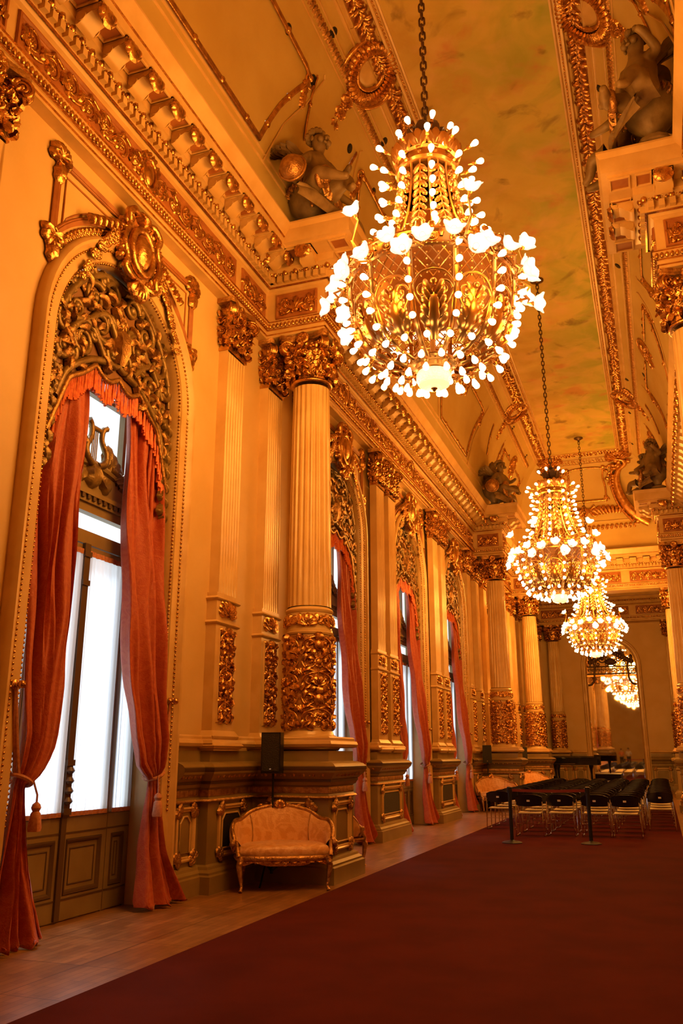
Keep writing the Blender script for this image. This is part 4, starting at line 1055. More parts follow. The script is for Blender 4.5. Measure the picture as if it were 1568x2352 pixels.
def make_column():
    root = thing('column', 'x', 'column', (CX, COLS[1], 0))
    ba = MB(); ba.box((-.47, -.47, 1.525), (.47, .47, ZB)); ba.lathe([(.40, ZB)]+torus_prof(.41, ZB+.005, ZB+.10)+[(.395, ZB+.11), (.365, ZB+.14), (.375, ZB+.155)]+torus_prof(.375, ZB+.155, ZB+.215)+[(.365, ZB+.23), (.35, ZD), (.2, ZD)], 32)
    obj('base', ba, COLM, root)
    g = MB(); g.lathe(torus_prof(.415, ZB+.02, ZB+.09), 32); obj('gilt_wreath', g, GOLDD, root)
    R = .335; dr = MB(); dr.lathe([(.2, ZD), (R, ZD), (R+.004, ZD+.6), (R, ZK), (R+.02, ZK+.01), (R+.03, ZK+.035), (R+.012, ZK+.05), (R+.012, ZF2), (R, ZF2+.01), (R, ZSH-.10), (R+.015, ZSH-.085), (R+.022, ZSH-.055), (R+.008, ZSH-.03), (.3, ZSH), (.2, ZSH)], 40)
    obj('drum', dr, COLM, root)
    dg = MB(); dg.lathe([(.3, ZD+.05), (R+.0065, ZD+.05), (R+.0065, ZK-.02), (.3, ZK-.02)], 40); obj('drum_ground', dg, GOLDD, root)
    r = RL(lambda u, v, h: ((R-.002+h)*cos(u/R), (R-.002+h)*sin(u/R), v)); sub = RL(None)
    for k in range(4):
        c = 2*pi*R*(k+.5)/4; q = RL(lambda u, v, h: r.fn(u+c, v, h)); random.seed(11); candelabra(q, 2*pi*R/4, ZD+.05, ZK-.03)
        for e in (-1, 1): q.spiral(e*.13, ZD+.10, .07, 0, e*1.4, .02)
        q.knob(0, ZD+.95, .055, 1.2); r.add(q.v, q.f)
    obj('relief_ornament', r, GOLD, root)
    r = RL(lambda u, v, h: ((R+h)*cos(u/R), (R+h)*sin(u/R), v))
    for k in range(5):
        c = 2*pi*R*k/5; vz = (ZF2+ZSH-.1)/2
        for j in range(7): r.leaf(c, vz-.06, pi/2+(j-3)*.42, .17, .035, .045)
        r.rose(c, vz-.01, .09)
        for s in (-1, 1):
            for j in range(3): r.leaf(c+s*(.1+.03*j), vz-.03, (pi/2-s*(.6+.5*j)), .14, .03, .035, s)
    obj('collar_leaves', r, GOLD, root)
    obj('fluted_shaft', fluted(22, .325, .288, ZSH, ZN-.05), COLM, root, 50)
    ca = MB(); t = round_capital(); ca.add([(x, y, z+ZN) for x, y, z in t.v], t.f); ao = obj('capital', ca, GOLD, root, 50)
    ab = MB(); t = abacus(); ab.add([(x, y, z+ZN) for x, y, z in t.v], t.f); obj('abacus', ab, GOLDD, ao)
    return root
col0 = make_column()
CN = {3.65: 'nearest', 11.6: 'first in view', 28.2: 'second', 36.2: 'third', 45.0: 'last'}
for x, side in ((CX, 'window'), (CXR, 'opposite')):
    for y in COLS:
        if side == 'opposite' and y < 5: continue
        o = col0 if (side, y) == ('window', 11.6) else dup(col0, (x, y, 0))
        lab = {3.65: 'fluted cream column with gilt capital beside the camera on the window side', 11.6: 'large fluted column with gilt drum behind the near settee', 28.2: 'fluted column with gilt drum behind the second speaker and settee',
               36.2: 'fluted gilt column behind the third speaker near the piano', 45.0: 'dim fluted column in the far window-side corner behind the piano'}[y] if side == 'window' else \
              {11.6: 'fluted column at the right edge, its gilt capital under the near cornice corner', 28.2: 'fluted column at the right edge behind the last chairs', 36.2: 'bright fluted column right of the end mirror, behind another column', 45.0: 'farthest fluted column right of the end mirror in the corner'}[y]
        o['label'] = lab

def make_pilaster(wd=.62):
    root = thing('pilaster', 'x', 'pilaster', (XL, 0, 0)); d = .15; h = wd/2
    b = MB(); b.box((-.01, -h-.05, ZB), (d+.06, h+.05, ZB+.02))
    pr = [(0, ZB+.02), (.075, ZB+.025), (.10, ZB+.06), (.075, ZB+.10), (.03, ZB+.12), (.03, ZB+.14), (.045, ZB+.155), (.05, ZB+.18), (.03, ZB+.21), (.01, ZB+.24), (0, ZB+.25)]
    pp = [(0, h), (d, h), (d, -h), (0, -h)]; b.sweep(pp[::-1], [(-q, z) for q, z in pr]); obj('base', b, TRIM, root)
    s = MB(); s.box((0, -h, ZB+.02), (d, h, ZSH)); 
    for z in (ZK+.02, ZSH-.08): s.sweep(pp[::-1], [(0, z-.03), (-.02, z-.02), (-.03, z), (-.02, z+.02), (0, z+.03)])
    t = MB().sweep([(-h+.08, ZD+.08), (h-.08, ZD+.08), (h-.08, ZK-.06), (-h+.08, ZK-.06)], [(0, 0), (.006, .018), (.02, .02), (.03, 0)], True); s.add([(d+z, x, y) for x, y, z in t.v], t.f)
    obj('pedestal_shaft', s, TRIM, root)
    r = RL(lambda u, v, q: (d+q, u, v)); random.seed(5); candelabra(r, wd-.22, ZD+.11, ZK-.09); obj('relief_panel', r, GOLD, root)
    fd = MB(); fd.add([(d+.003, -h+.10, ZD+.10), (d+.003, h-.10, ZD+.10), (d+.003, h-.10, ZK-.08), (d+.003, -h+.10, ZK-.08)], [(0, 1, 2, 3)]); obj('relief_field', fd, GOLDD, root)
    r = RL(lambda u, v, q: (d+q, u, v)); vz = (ZF2+ZSH-.1)/2
    for j in range(9): r.leaf(0, vz-.05, pi/2+(j-4)*.36, .20, .035, .05)
    r.rose(0, vz, .10)
    for e in (-1, 1):
        for j in range(3): r.leaf(e*.08, vz-.02-.02*j, pi/2-e*(1.0+.4*j), .17, .035, .04, e)
    obj('collar_leaves', r, GOLD, root)
    n = 7; per = 8; fl_ = MB()
    def f(i, j):
        k = i*n; fr = k % 1 if i < 1 else 1; u = -h+.04+(wd-.08)*i; t = min(1, min(j*3.5/.08, (1-j)*3.5/.08)); q = .028*t*sin(pi*min(1, max(0, (fr-.16)/.68)))**.6 if .16 < fr < .84 else 0
        return (d-q, u, ZSH+(ZN-ZSH-.02)*j)
    fl_.grid(n*per+1, 9, f); fl_.add([(0, -h+.04, ZSH), (d, -h+.04, ZSH), (d, -h+.04, ZN), (0, -h+.04, ZN), (0, h-.04, ZSH), (d, h-.04, ZSH), (d, h-.04, ZN), (0, h-.04, ZN)], [(0, 1, 2, 3), (4, 5, 6, 7)])
    obj('fluted_shaft', fl_, COLM, root, 50)
    c = MB(); a = h-.04; z = ZN
    c.box((0, -a-.02, z), (d+.02, a+.02, z+.045)); c.box((0, -a, z+.04), (d-.01, a, z+.72))
    for u in (-.24, 0, .24): cap_leaf(c, d+.005, u*wd/.62, 0, z+.05, .30, .10, .11)
    for u in (-.29, -.12, .12, .29): cap_leaf(c, d+.0, u*wd/.62, 0, z+.10, .43, .09, .13)
    for e in (-1, 1):
        cap_leaf(c, d*.5, e*a, e*pi/2, z+.05, .30, .08, .09); cap_leaf(c, d*.4, e*a, e*pi/2, z+.15, .36, .07, .10)
        cap_volute(c, d+.07, e*(a+.05), e*pi/4, z+.60, .115)
        c.tube([(d, e*.10, z+.40), (d+.05, e*.18, z+.58), (d+.08, e*(a-.02), z+.69)], .022, 5); c.ball((d+.05, e*.13, z+.55), .05, 7, 5)
        cap_leaf(c, d, e*(a-.03), e*pi/4, z+.28, .26, .06, .12)
    ray_flower(c, d+.05, 0, 0, z+.70, .12)
    for e in (-.07, 0, .07): c.ball((d+.03, e, z+.48+abs(e)), .035, 6, 4)
    q = RL(lambda u, v, h_: (d+.045+.10*max(0, v-.2)+h_, u-a, z+v)); cap_detail(q, 2*a, 5); c.add(q.v, q.f)
    for e in (-1, 1): q = RL(lambda u, v, h_: (u, e*(a+.03+.08*max(0, v-.2)+h_), z+v)); cap_detail(q, d+.02, 2); c.add(q.v, q.f)
    co_ = obj('capital', c, GOLD, root, 50)
    ab = MB(); ab.prism([(0, a+.12), (d+.10, a+.13), (d+.13, a+.06), (d+.07, a*.4), (d+.07, -a*.4), (d+.13, -a-.06), (d+.10, -a-.13), (0, -a-.12)], lambda u, v: (u, v, z+.72), lambda u, v: (u, v, z+.80)); obj('abacus', ab, GOLDD, co_)
    return root
pil0 = None
PL = []
for c, nm in ((3.65, 'column beside the camera'), (11.6, 'near column'), (28.2, 'second column'), (36.2, 'third column')):
    for dy, w_ in ((-1.40, 'window-side pilaster before the'), (0, 'pilaster directly behind the'), (1.40, 'window-side pilaster beyond the')):
        PL.append((c+dy, 'fluted %s %s' % (w_, nm)))
for c, nm in ((17.44, 'second and third windows'), (22.42, 'third and fourth windows')):
    for dy, w_ in ((-.44, 'nearer'), (.44, 'farther')): PL.append((c+dy, '%s fluted pilaster of the pair between the %s' % (w_, nm)))
PL.append((44.6, 'fluted pilaster in the far window-side corner'))
for y, lab in PL:
    if y < 4: continue
    if pil0 is None: pil0 = make_pilaster(); o = pil0; o.location = (XL, y, 0)
    else: o = dup(pil0, (XL, y, 0))
    o['label'] = lab
    if 'pair' in lab: o.location.x = XL+.08
for y in (28.2, 29.6, 36.2): dup(pil0, (XR, y, 0), pi, 'fluted pilaster on the right wall behind the column %s' % {28.2: 'beside the last chairs', 29.6: 'and just past it', 36.2: 'nearest the end mirror'}[y])

# ================================================================ chandeliers (origin at the finial tip)
def make_chandelier():
    root = thing('chandelier', 'x', 'chandelier', (X0, 8.0, 5.25)); rnd = random.Random(2)
    bowl = [(.12, .28), (.28, .28), (.48, .33), (.64, .42), (.75, .55), (.82, .73), (.86, .95), (.88, 1.18)]
    def br(z):
        for (r0, z0), (r1, z1) in zip(bowl[1:], bowl[2:]):
            if z <= z1: return r0+(r1-r0)*(z-z0)/(z1-z0)
        return .88
    P = lambda a, r, z: (r*cos(a), r*sin(a), z)
    NR = 12
    # lower basket: ribs, lattice above, leaves below
    g = MB()
    for k in range(NR):
        a = 2*pi*k/NR; pts = [P(a, r+.012, z) for r, z in bowl[1:]]; g.tube(pts, .016, 6)
        for e in (-.02, .02): g.tube([P(a+e/max(.3, r), r+.012, z) for r, z in bowl[1:]], .008, 4)
    obj('basket_rib', g, BRASS, root)
    g = MB()
    for k in range(48):
        for s in (-1, 1): g.tube([P(2*pi*(k+s*2.2*t)/48, br(.86+.32*t), .86+.32*t) for t in (0, .25, .5, .75, 1)], .007, 4)
    for k in range(48):
        for t in (.12, .34, .56, .78, 1): g.ball(P(2*pi*(k+(.5 if int(t*9) % 2 else 0))/48, br(.86+.32*t), .86+.32*t), .012, 5, 3)
    obj('basket_lattice', g, BRASS, root)
    g = RL(lambda u, v, h: P(u, br(v)+h, v))
    for k in range(NR):
        a = 2*pi*(k+.5)/NR
        for s in (-1, 1):
            g.fn = (lambda a: lambda u, v, h: P(a+u/max(.35, br(v)), br(v)+h, v))(a)
            g.spiral(s*.10, .74, .085, 0, s*1.4, .014); g.stem([(s*.02, .5), (s*.14, .62), (s*.20, .78), (s*.12, .9), (0, .93)], .013)
            for j in range(5): g.leaf(s*.02, .40+.07*j, pi/2-s*(.9-.08*j), .17, .028, .03, s*.3)
        g.leaf(0, .34, pi/2, .36, .05, .04); g.knob(0, .80, .04)
    obj('basket_foliage', g, BRASS, root, 60)
    # rim band with cabochons
    g = MB(); g.lathe([(.86, 1.17), (.90, 1.17), (.915, 1.19), (.895, 1.20), (.885, 1.24), (.90, 1.32), (.93, 1.34), (.93, 1.36), (.88, 1.365), (.86, 1.3), (.86, 1.17)], 48)
    for k in range(110): g.ball(P(2*pi*k/110, .912, 1.195), .013, 5, 3)
    ri = obj('rim_band', g, BRASS, root)
    g = RL(lambda u, v, h: P(u, .89+h, v))
    for k in range(24):
        g.fn = (lambda a: lambda u, v, h: P(a+u/.9, .89+h, v))(2*pi*k/24)
        g.stem([(.05*cos(q*.5236), 1.27+.045*sin(q*.5236)) for q in range(13)], .010); g.knob(0, 1.27, .03)
        g.leaf(.09, 1.27, pi/2, .1, .025, .03); g.leaf(.11, 1.35, pi/2, .14, .03, .03); g.leaf(0, 1.35, pi/2, .10, .03, .03)
    obj('rim_ornament', g, BRASS, ri, 60)
    # bottom: ring, cut bowl, finial
    g = MB(); g.lathe([(.10, .36), (.24, .34), (.26, .32), (.25, .30), (.20, .28), (.19, .24), (.17, .23), (.17, .21), (.1, .2)], 28)
    for k in range(30): g.ball(P(2*pi*k/30, .235, .30), .014, 5, 3)
    obj('bottom_ring', g, BRASS, root)
    g = MB(); g.lathe([(.165, .23), (.185, .18), (.185, .13), (.16, .075), (.10, .045), (.02, .04)], 28); obj('cut_glass_bowl', g, CUT, root)
    g = MB(); g.lathe([(.005, 0), (.015, .01), (.02, .025), (.035, .035), (.035, .045), (.04, .05), (.02, .055)], 12); obj('finial', g, BRASS, root)
    # upper cage: long straps curving from the rim to the crown
    neck = [(.88, 1.36), (.74, 1.44), (.60, 1.56), (.50, 1.72), (.43, 1.9), (.375, 2.1), (.335, 2.35), (.315, 2.55), (.32, 2.72)]
    def nr(z):
        for (r0, z0), (r1, z1) in zip(neck, neck[1:]):
            if z <= z1: return r0+(r1-r0)*(z-z0)/(z1-z0)
        return .30
    NN = 10; g = MB()
    for k in range(NN*2):
        a = pi*k/NN; g.tube([P(a, r, z) for r, z in neck], .010 if k % 2 else .015, 5)
    g.tube([(0, 0, .3), (0, 0, 3.35)], .03, 8)
    for z, r in ((1.95, .35), (2.35, .30)): g.lathe([(r-.012, z), (r+.01, z), (r+.01, z+.02), (r-.012, z+.02), (r-.012, z)], 24)
    obj('cage_strap', g, BRASS, root)
    g = RL(None)
    for k in range(NN):
        g.fn = (lambda a: lambda u, v, h: P(a+u/max(.25, nr(v)), nr(v)+h, v))(2*pi*(k+.5)/NN)
        for j in range(8):
            v = 1.80+.11*j
            for s in (-1, 1): g.leaf(0, v, -pi/2+s*.75, .13, .022, .02, -s*.3)
        g.leaf(0, 1.78, -pi/2, .15, .025, .02)
    obj('leaf_garland', g, BRASS, root, 60)
    g = MB(); g.lathe([(.30, 2.62), (.345, 2.64), (.36, 2.67), (.345, 2.70), (.33, 2.78), (.36, 2.80), (.33, 2.82), (.30, 2.8), (.30, 2.62)], 30)
    t = RL(lambda u, v, h: P(u, .34+h+.25*max(0, v-2.8), v))
    for k in range(12):
        t.fn = (lambda a: lambda u, v, h: P(a+u/.34, .34+h*.6+.35*max(0, v-2.8), v))(2*pi*k/12)
        for e in (-.5, 0, .5): t.leaf(0, 2.78, pi/2+e, .20, .035, .03)
        t.knob(0, 2.73, .03)
    g.add(t.v, t.f); obj('crown', g, BRASS, root); g = MB(); g.lathe([(.03, 3.0), (.10, 3.02), (.13, 3.06), (.12, 3.12), (.06, 3.16), (.04, 3.3), (.07, 3.33), (.03, 3.38)], 18)
    for k in range(6): g.tube([P(2*pi*k/6, .32, 2.8), P(2*pi*k/6, .22, 2.98), P(2*pi*k/6, .10, 3.06)], .014, 5)
    t = RL(None)
    for k in range(8):
        t.fn = (lambda a: lambda u, v, h: P(a+u/.14, .11+h+.5*max(0, v-3.02), v))(2*pi*k/8); t.leaf(0, 2.98, pi/2, .26, .05, .03)
    g.add(t.v, t.f); obj('crown_cap', g, IRON, root)
    # bulbs
    BU = []
    def bulb(a, r, z, tilt):
        """tilt: angle of the bulb's axis above horizontal, pointing outwards"""
        d = Vector((cos(a)*cos(tilt), sin(a)*cos(tilt), sin(tilt))); BU.append((Vector(P(a, r, z)), d))
    for k in range(NR):
        a = 2*pi*k/NR
        for z, tl in ((1.16, .05), (.98, -.1), (.80, -.25), (.64, -.4), (.50, -.7)): bulb(a, br(z)+.075, z, tl)
    for k in range(20): bulb(2*pi*(k+.5)/20, .70, .33, -.9)
    for k in range(16): bulb(2*pi*k/16, .50, .23, -1.2)
    for k in range(10): bulb(2*pi*(k+.5)/10, .33, .17, -1.3)
    for k in range(NN):
        a = 2*pi*k/NN
        for z, tl, ex in ((2.60, .25, .17), (2.40, .1, .15), (2.20, .0, .15), (2.0, -.05, .15), (1.80, .0, .14), (1.63, .1, .13), (1.49, .2, .12)): bulb(a+(.02 if z > 2 else 0), nr(z)+ex, z, tl)
    for k in range(12): bulb(2*pi*(k+.5)/12, .57, 2.80, .25)
    for k in range(6): bulb(2*pi*k/6, .27, 3.22, .95)
    def bmb(): return MB().lathe([(.012, 0), (.016, .012), (.027, .034), (.034, .058), (.032, .078), (.020, .092), (.004, .097)], 12)
    def smb():
        b = MB(); b.tube([(0, 0, -.09), (0, 0, -.04), (0, 0, .004)], [.008, .014, .018], 7); b.lathe([(.012, -.05), (.026, -.03), (.016, -.012)], 8); return b
    b0 = None; order = sorted(range(len(BU)), key=lambda i: BU[i][0].y*1.0-.2*BU[i][0].z)   # the side towards the camera first
    rest = MB(); rs = MB(); t = bmb()
    for n_, i in enumerate(order):
        p, d = BU[i]; M_ = Matrix.Translation(p-d*.02) @ d.to_track_quat('Z', 'Y').to_matrix().to_4x4()
        if n_ < 100:
            if b0 is None: o = b0 = obj('bulb', t, BULB, root); obj('socket', smb(), BRASS, b0)
            else: o = dup(b0, parent=root)
            o.matrix_local = M_
        else:
            rest.add([M_ @ Vector(q) for q in t.v], t.f); q_ = smb(); rs.add([M_ @ Vector(q) for q in q_.v], q_.f)
    tag(obj('bulb_cluster', rest, BULB, root), kind='stuff'); tag(obj('socket_cluster', rs, BRASS, root), kind='stuff')
    # arms with frosted flower shades
    def flower():
        b = MB(); N = 30
        prof = [(.018, 0), (.048, .012), (.075, .038), (.088, .068), (.098, .092), (.108, .10)]
        b.grid(N, len(prof), lambda i, j: (lambda q, a: (lambda r: (r*cos(a), r*sin(a), prof[q][1]+.012*cos(5*a)*q/5))(prof[q][0]*(1+(.16*abs(cos(2.5*a))-.08)*(q/5)**.7)))(int(round(j*(len(prof)-1))), 2*pi*i), cu=True)
        b.ball((0, 0, .05), .034, 8, 5); return b
    fb = flower(); f0 = None
    for k in range(10):
        a0 = 2*pi*(k+.5)/10; AR = MB()
        sp = [(a0-.17, 1.05, 1.22, .6), (a0+.17, 1.05, 1.16, .45), (a0, 1.13, 1.02, .05)]
        if k % 2 == 0: sp.append((a0+.02, 1.06, 1.72, .9))
        for a, r, z, tl in sp:
            d = Vector((cos(a)*cos(tl), sin(a)*cos(tl), sin(tl))); p = Vector(P(a, r-.04, z))
            AR.tube([P(a0, .90, 1.28), P(a0, 1.0, 1.12 if z < 1.5 else 1.36), P((a0+a)/2, 1.05, (z+1.1)/2), p-d*.06, p], [.018, .018, .014, .011, .016], 6)
            AR.lathe([(.01, -.03), (.03, -.01), (.02, .01)], 8, p)
            if f0 is None: o = f0 = obj('flower_shade', fb, PETAL, root, 60)
            else: o = f0.copy(); COL.objects.link(o); o.parent = root
            o.matrix_local = Matrix.Translation(p) @ d.to_track_quat('Z', 'Y').to_matrix().to_4x4()
        for j in range(4): AR.ball(P(a0+.05*(j-1.5), .98, 1.2+.03*j), .02, 5, 3)
        obj('scroll_arm', AR, BRASS, root)
    # chain and ceiling rose
    ch = MB(); z = 3.36; top = CZ+CB-.03-5.25; k = 0
    while z < top+.22:
        c = z+.062; L = .034; pts = []
        for i in range(14):
            t = 2*pi*i/14; x = .032*cos(t); zz = L*(1 if sin(t) > 0 else -1)+.032*sin(t)
            pts.append((x, 0, c+zz) if k % 2 else (0, x, c+zz))
        ch.tube(pts, .0125, 5, True); z += .108; k += 1
    obj('chain', ch, IRON, root)
    ro = MB(); ro.lathe([(.02, top-.16), (.04, top-.14), (.03, top-.10), (.10, top-.05), (.17, top-.015), (.17, top+.02), (.02, top+.02)], 20); obj('ceiling_rose', ro, IRON, root)
    # the glow of the lamps
    for z, r, n, pw in ((.60, 1.15, 6, .6), (1.3, 1.36, 8, 1.0), (2.3, .78, 6, 1.5), (.0, .3, 1, .4)):
        for k in range(n):
            l = bpy.data.lights.new('glow', 'POINT'); l.color = LAMP_COLOR; l.energy = LAMP_POWER*pw; l.shadow_soft_size = .12
            lo = bpy.data.objects.new('glow', l); COL.objects.link(lo); lo.parent = root; lo.location = P(2*pi*(k+.3)/n, r, z)
    return root
def rose_up(c):
    for k in kids(c):
        if k.name.startswith('ceiling_rose'): k.location.z = .30
ch0 = make_chandelier()
tag(ch0, 'nearest and largest-looking lit brass chandelier hanging on a long chain', 'chandelier', 'chandeliers')
c_ = dup(ch0, (X0, 20.0, 4.95)); rose_up(c_); c_['label'] = 'lit brass chandelier hanging in the middle of the hall, between the other two'; c_.rotation_euler.z = .25
c_ = dup(ch0, (X0, 32.1, 4.95)); rose_up(c_); [setattr(k, 'data', k.data.copy()) for k in kids(c_) if k.type == 'LIGHT']; [setattr(k.data, 'energy', k.data.energy*1.7) for k in kids(c_) if k.type == 'LIGHT']; c_['label'] = 'farthest lit brass chandelier, just above and before the end mirror'; c_.rotation_euler.z = .1

# ================================================================ carpet, mirror, furniture
b = MB(); b.box((-3.95, YN+1, 0), (.24, 37.0, .014)); tag(obj('carpet', b, CARPET), 'wide dark red carpet running down the middle of the hall', 'carpet')

def end_mirror():
    root = thing('wall_mirror', 'tall arched mirror in a gilt frame on the far end wall, with iron cresting', 'mirror', (-2.0, YE-.02, 0), -pi/2)
    R = 1.2; zs = 6.0; pts = lambda r, z0: [(r, z0), (r, zs)]+[(r*cos(pi*k/24), zs+r*sin(pi*k/24)) for k in range(1, 24)]+[(-r, zs), (-r, z0)]
    fr = MB(); prof = [(1.46, 0), (1.46, .05), (1.42, .10), (1.37, .09), (1.34, .05), (1.26, .05), (1.24, .08), (1.20, .06), (1.18, .02)]
    cols = [[(x, *p) for p in pts(r, 0)] for r, x in prof]; n = len(cols[0])
    fr.add([v for c in cols for v in c], [(i*n+j, i*n+j+1, (i+1)*n+j+1, (i+1)*n+j) for i in range(len(cols)-1) for j in range(n-1)]); obj('frame', fr, TRIM, root, 30)
    bd = MB()
    for s in (-1, 1):
        for k in range(110): bd.ball((.085, s*1.22, .4+.05*k), .018, 5, 3)
    bd.box((.03, -1.2, 5.42), (.10, 1.2, 5.50)); obj('gilt_bead', bd, GOLD, root)
    # the glass leans a touch forward, in an upper and a lower pane
    t1, t2 = .0052, .0062
    for z0, z1, t in ((.35, 3.45, t1), (3.45, 5.44, t2)):
        g = MB(); g.box((.012, -1.19, 0), (.02, 1.19, z1-z0)); o = obj('mirror_pane', g, MIRR, root); o.location.z = z0; o.rotation_euler.y = t
    up = MB(); up.prism([(1.19*cos(pi*k/24), 5.98+1.19*sin(pi*k/24)) for k in range(25)]+[(-1.19, 5.46), (1.19, 5.46)], lambda u, v: (.012, u, v), lambda u, v: (.02, u, v)); obj('mirror_pane', up, MIRR, root)
    w_ = RL(lambda u, v, h: (.05+h, u, v))
    for z in (5.56, 5.92): w_.stem([(-1.17, z), (1.17, z)], .03)
    for k in range(13):
        u = -1.08+.18*k; w_.spiral(u, 5.74, .08, 0, 1.2, .018); w_.stem([(u+.09, 5.58), (u+.09, 5.9)], .014)
    for s in (-1, 1):
        w_.stem([(s*.78, 5.95), (s*.85, 6.2), (s*.70, 6.35), (s*.62, 6.55), (s*.4, 6.75), (s*.2, 6.78), (0, 6.9)], .05)
        w_.spiral(s*.42, 6.3, .20, 0, s*1.5, .035); w_.spiral(s*.18, 6.05, .13, 1, s*1.4, .03); w_.spiral(s*.62, 6.06, .12, 2, -s*1.4, .03)
        w_.rose(s*1.0, 6.15, .12); w_.leaf(s*1.0, 6.2, pi/2, .3, .06, .06); w_.stem([(s*1.0, 5.9), (s*1.0, 6.3)], .04)
        w_.stem([(s*.78, 5.95), (s*.82, 5.6), (s*.84, 5.3), (s*.98, 5.06), (s*1.17, 5.0)], .05)
        for k in range(8): w_.leaf(s*(.15+.1*k), 6.5-.06*k, pi/2-s*.3, .25, .06, .06)
    for k in range(7): w_.leaf(0, 6.0, pi/2+(k-3)*.35, .35, .05, .06)
    obj('iron_cresting', w_, IRON, root)
    return root
end_mirror()

# ---- gondola settee (front towards local -y)
def make_settee():
    root = thing('settee', 'x', 'settee', (0, 0, 0)); W_ = .60; D = .36
    def plan(t, off=0):      # t -1..1 round the back from the left arm to the right arm
        a = t*pi*.60; x = (W_+off)*sin(a)/1.0; y = .30-(D+off)*.0-(.62)*(1-cos(a))*.66+off*.6*cos(a)
        return x, y
    def topz(t): q = abs(t); return .66+.30*(1-q**2.2)+.035*math.exp(-(t/.22)**2)-.05*math.exp(-((q-.52)/.12)**2)-.04*q**6
    def back(i, j, off):
        t = -1+2*i; x, y = plan(t, off); zt_ = topz(t)-.045; z = .44+(zt_-.44)*j; bul = .03*sin(pi*j)*(1 if off < 0 else -.6)
        lean = (.10*j)*(1-abs(t)*.5); x *= 1+.08*j*abs(t)
        l = sqrt(x*x+y*y)+1e-6
        return (x-bul*x/l, y+lean-bul*y/l-.0, z)
    b = MB(); n, m_ = 41, 9
    b.grid(n, m_, lambda i, j: back(i, j, -.035)); b.grid(n, m_, lambda i, j: back(i, j, .03))
    o = len(b.v)//2
    b.f += [(i*m_, (i+1)*m_, o+(i+1)*m_, o+i*m_) for i in range(n-1)]+[(i*m_+m_-1, (i+1)*m_+m_-1, o+(i+1)*m_+m_-1, o+i*m_+m_-1) for i in range(n-1)]
    obj('backrest', b, SILK, root, 60)
    sm = MB()
    for t in (.30, .70): sm.tube([back(t, j/8, -.042) for j in range(9)], .007, 5)
    obj('back_seam', sm, GOLDD, root)
    s = MB(); poly = [(-.56, -.33), (-.3, -.385), (0, -.40), (.3, -.385), (.56, -.33), (.57, -.05), (.50, .16), (.30, .29), (0, .33), (-.30, .29), (-.50, .16), (-.57, -.05)]
    lay = [(.40, .97), (.42, 1.0), (.47, 1.0), (.51, .97), (.535, .85), (.55, .55), (.555, 0.01)]
    vs = [(x*k, y*k, z) for z, k in lay for x, y in poly]; q = len(poly)
    s.add(vs, [(i*q+k, i*q+(k+1) % q, (i+1)*q+(k+1) % q, (i+1)*q+k) for i in range(len(lay)-1) for k in range(q)]+[tuple(range(q))]); obj('seat_cushion', s, SILK, root, 70)
    f = MB()
    f.tube([(lambda p: (p[0], p[1], p[2]+.02))(back(i/40, 1, 0)) for i in range(41)], .026, 7)
    for sg in (-1, 1):
        p = back(1 if sg > 0 else 0, 1, 0); x0 = p[0]
        f.tube([(x0, p[1], p[2]+.02), (x0+sg*.03, p[1]-.05, p[2]-.04), (x0+sg*.02, p[1]-.03, p[2]-.12), (x0-sg*.03, p[1]-.05, .56), (sg*.58, -.30, .48), (sg*.57, -.36, .40)], [.026, .036, .028, .022, .026, .032], 8)
        f.ball((x0+sg*.025, p[1]-.06, p[2]-.03), .04, 8, 5)
    f.tube([(x*1.02, y*1.02, .385) for x, y in poly], .035, 7, True)
    obj('gilt_frame', f, GOLDD, root)
    g = RL(lambda u, v, h: (u, -.40-h+.07*(u/.56)**2, v)); N = 24
    ap = MB(); poly2 = [(-.56+1.12*k/N, .40) for k in range(N+1)]+[(.56-1.12*k/N, .345-.045*abs(cos(pi*3*k/N))-(.035*math.exp(-((k-N/2)/2.2)**2))) for k in range(N+1)]
    ap.prism(poly2, lambda u, v: (u, -.385+.07*(u/.56)**2, v), lambda u, v: (u, -.41+.07*(u/.56)**2, v))
    g.rose(0, .345, .055); 
    for sg in (-1, 1):
        for k in range(4): g.spiral(sg*(.12+.11*k), .355, .03, 0, sg*1.2, .009); g.leaf(sg*(.07+.11*k), .35, 0 if sg > 0 else pi, .10, .02, .02)
    for k in range(48): g.knob(-.55+1.1*k/47, .412, .008)
    ap.add(g.v, g.f); obj('carved_apron', ap, GOLD, root)
    c = RL(lambda u, v, h: (u, .30-h, v)); zt_ = topz(0)
    p = back(.5, 1, 0)
    c.fn = lambda u, v, h: (u, p[1]-.02-h, v)
    for k in range(5): c.leaf(0, zt_-.05, pi/2+(k-2)*.5, .10, .03, .03)
    for sg in (-1, 1):
        c.spiral(sg*.09, zt_-.04, .035, 0, sg*1.2, .012); c.leaf(sg*.1, zt_-.035, 0 if sg > 0 else pi, .2, .02, .02)
    c.rose(0, zt_-.03, .05); obj('crest', c, GOLD, root)
    for sg in (-1, 1):
        l = MB(); l.tube([(sg*.53, -.34, .40), (sg*.56, -.37, .30), (sg*.545, -.365, .18), (sg*.525, -.35, .07), (sg*.535, -.37, .03), (sg*.54, -.385, .012)], [.045, .040, .027, .018, .020, .026], 8)
        l.ball((sg*.55, -.39, .33), .03, 7, 5); obj('leg', l, GOLDD, root)
        l = MB(); l.tube([(sg*.44, .24, .40), (sg*.46, .27, .22), (sg*.48, .31, .02)], [.035, .025, .02], 8); obj('leg', l, GOLDD, root)
    return root
se0 = make_settee()
SF = math.atan2(.49, .85)
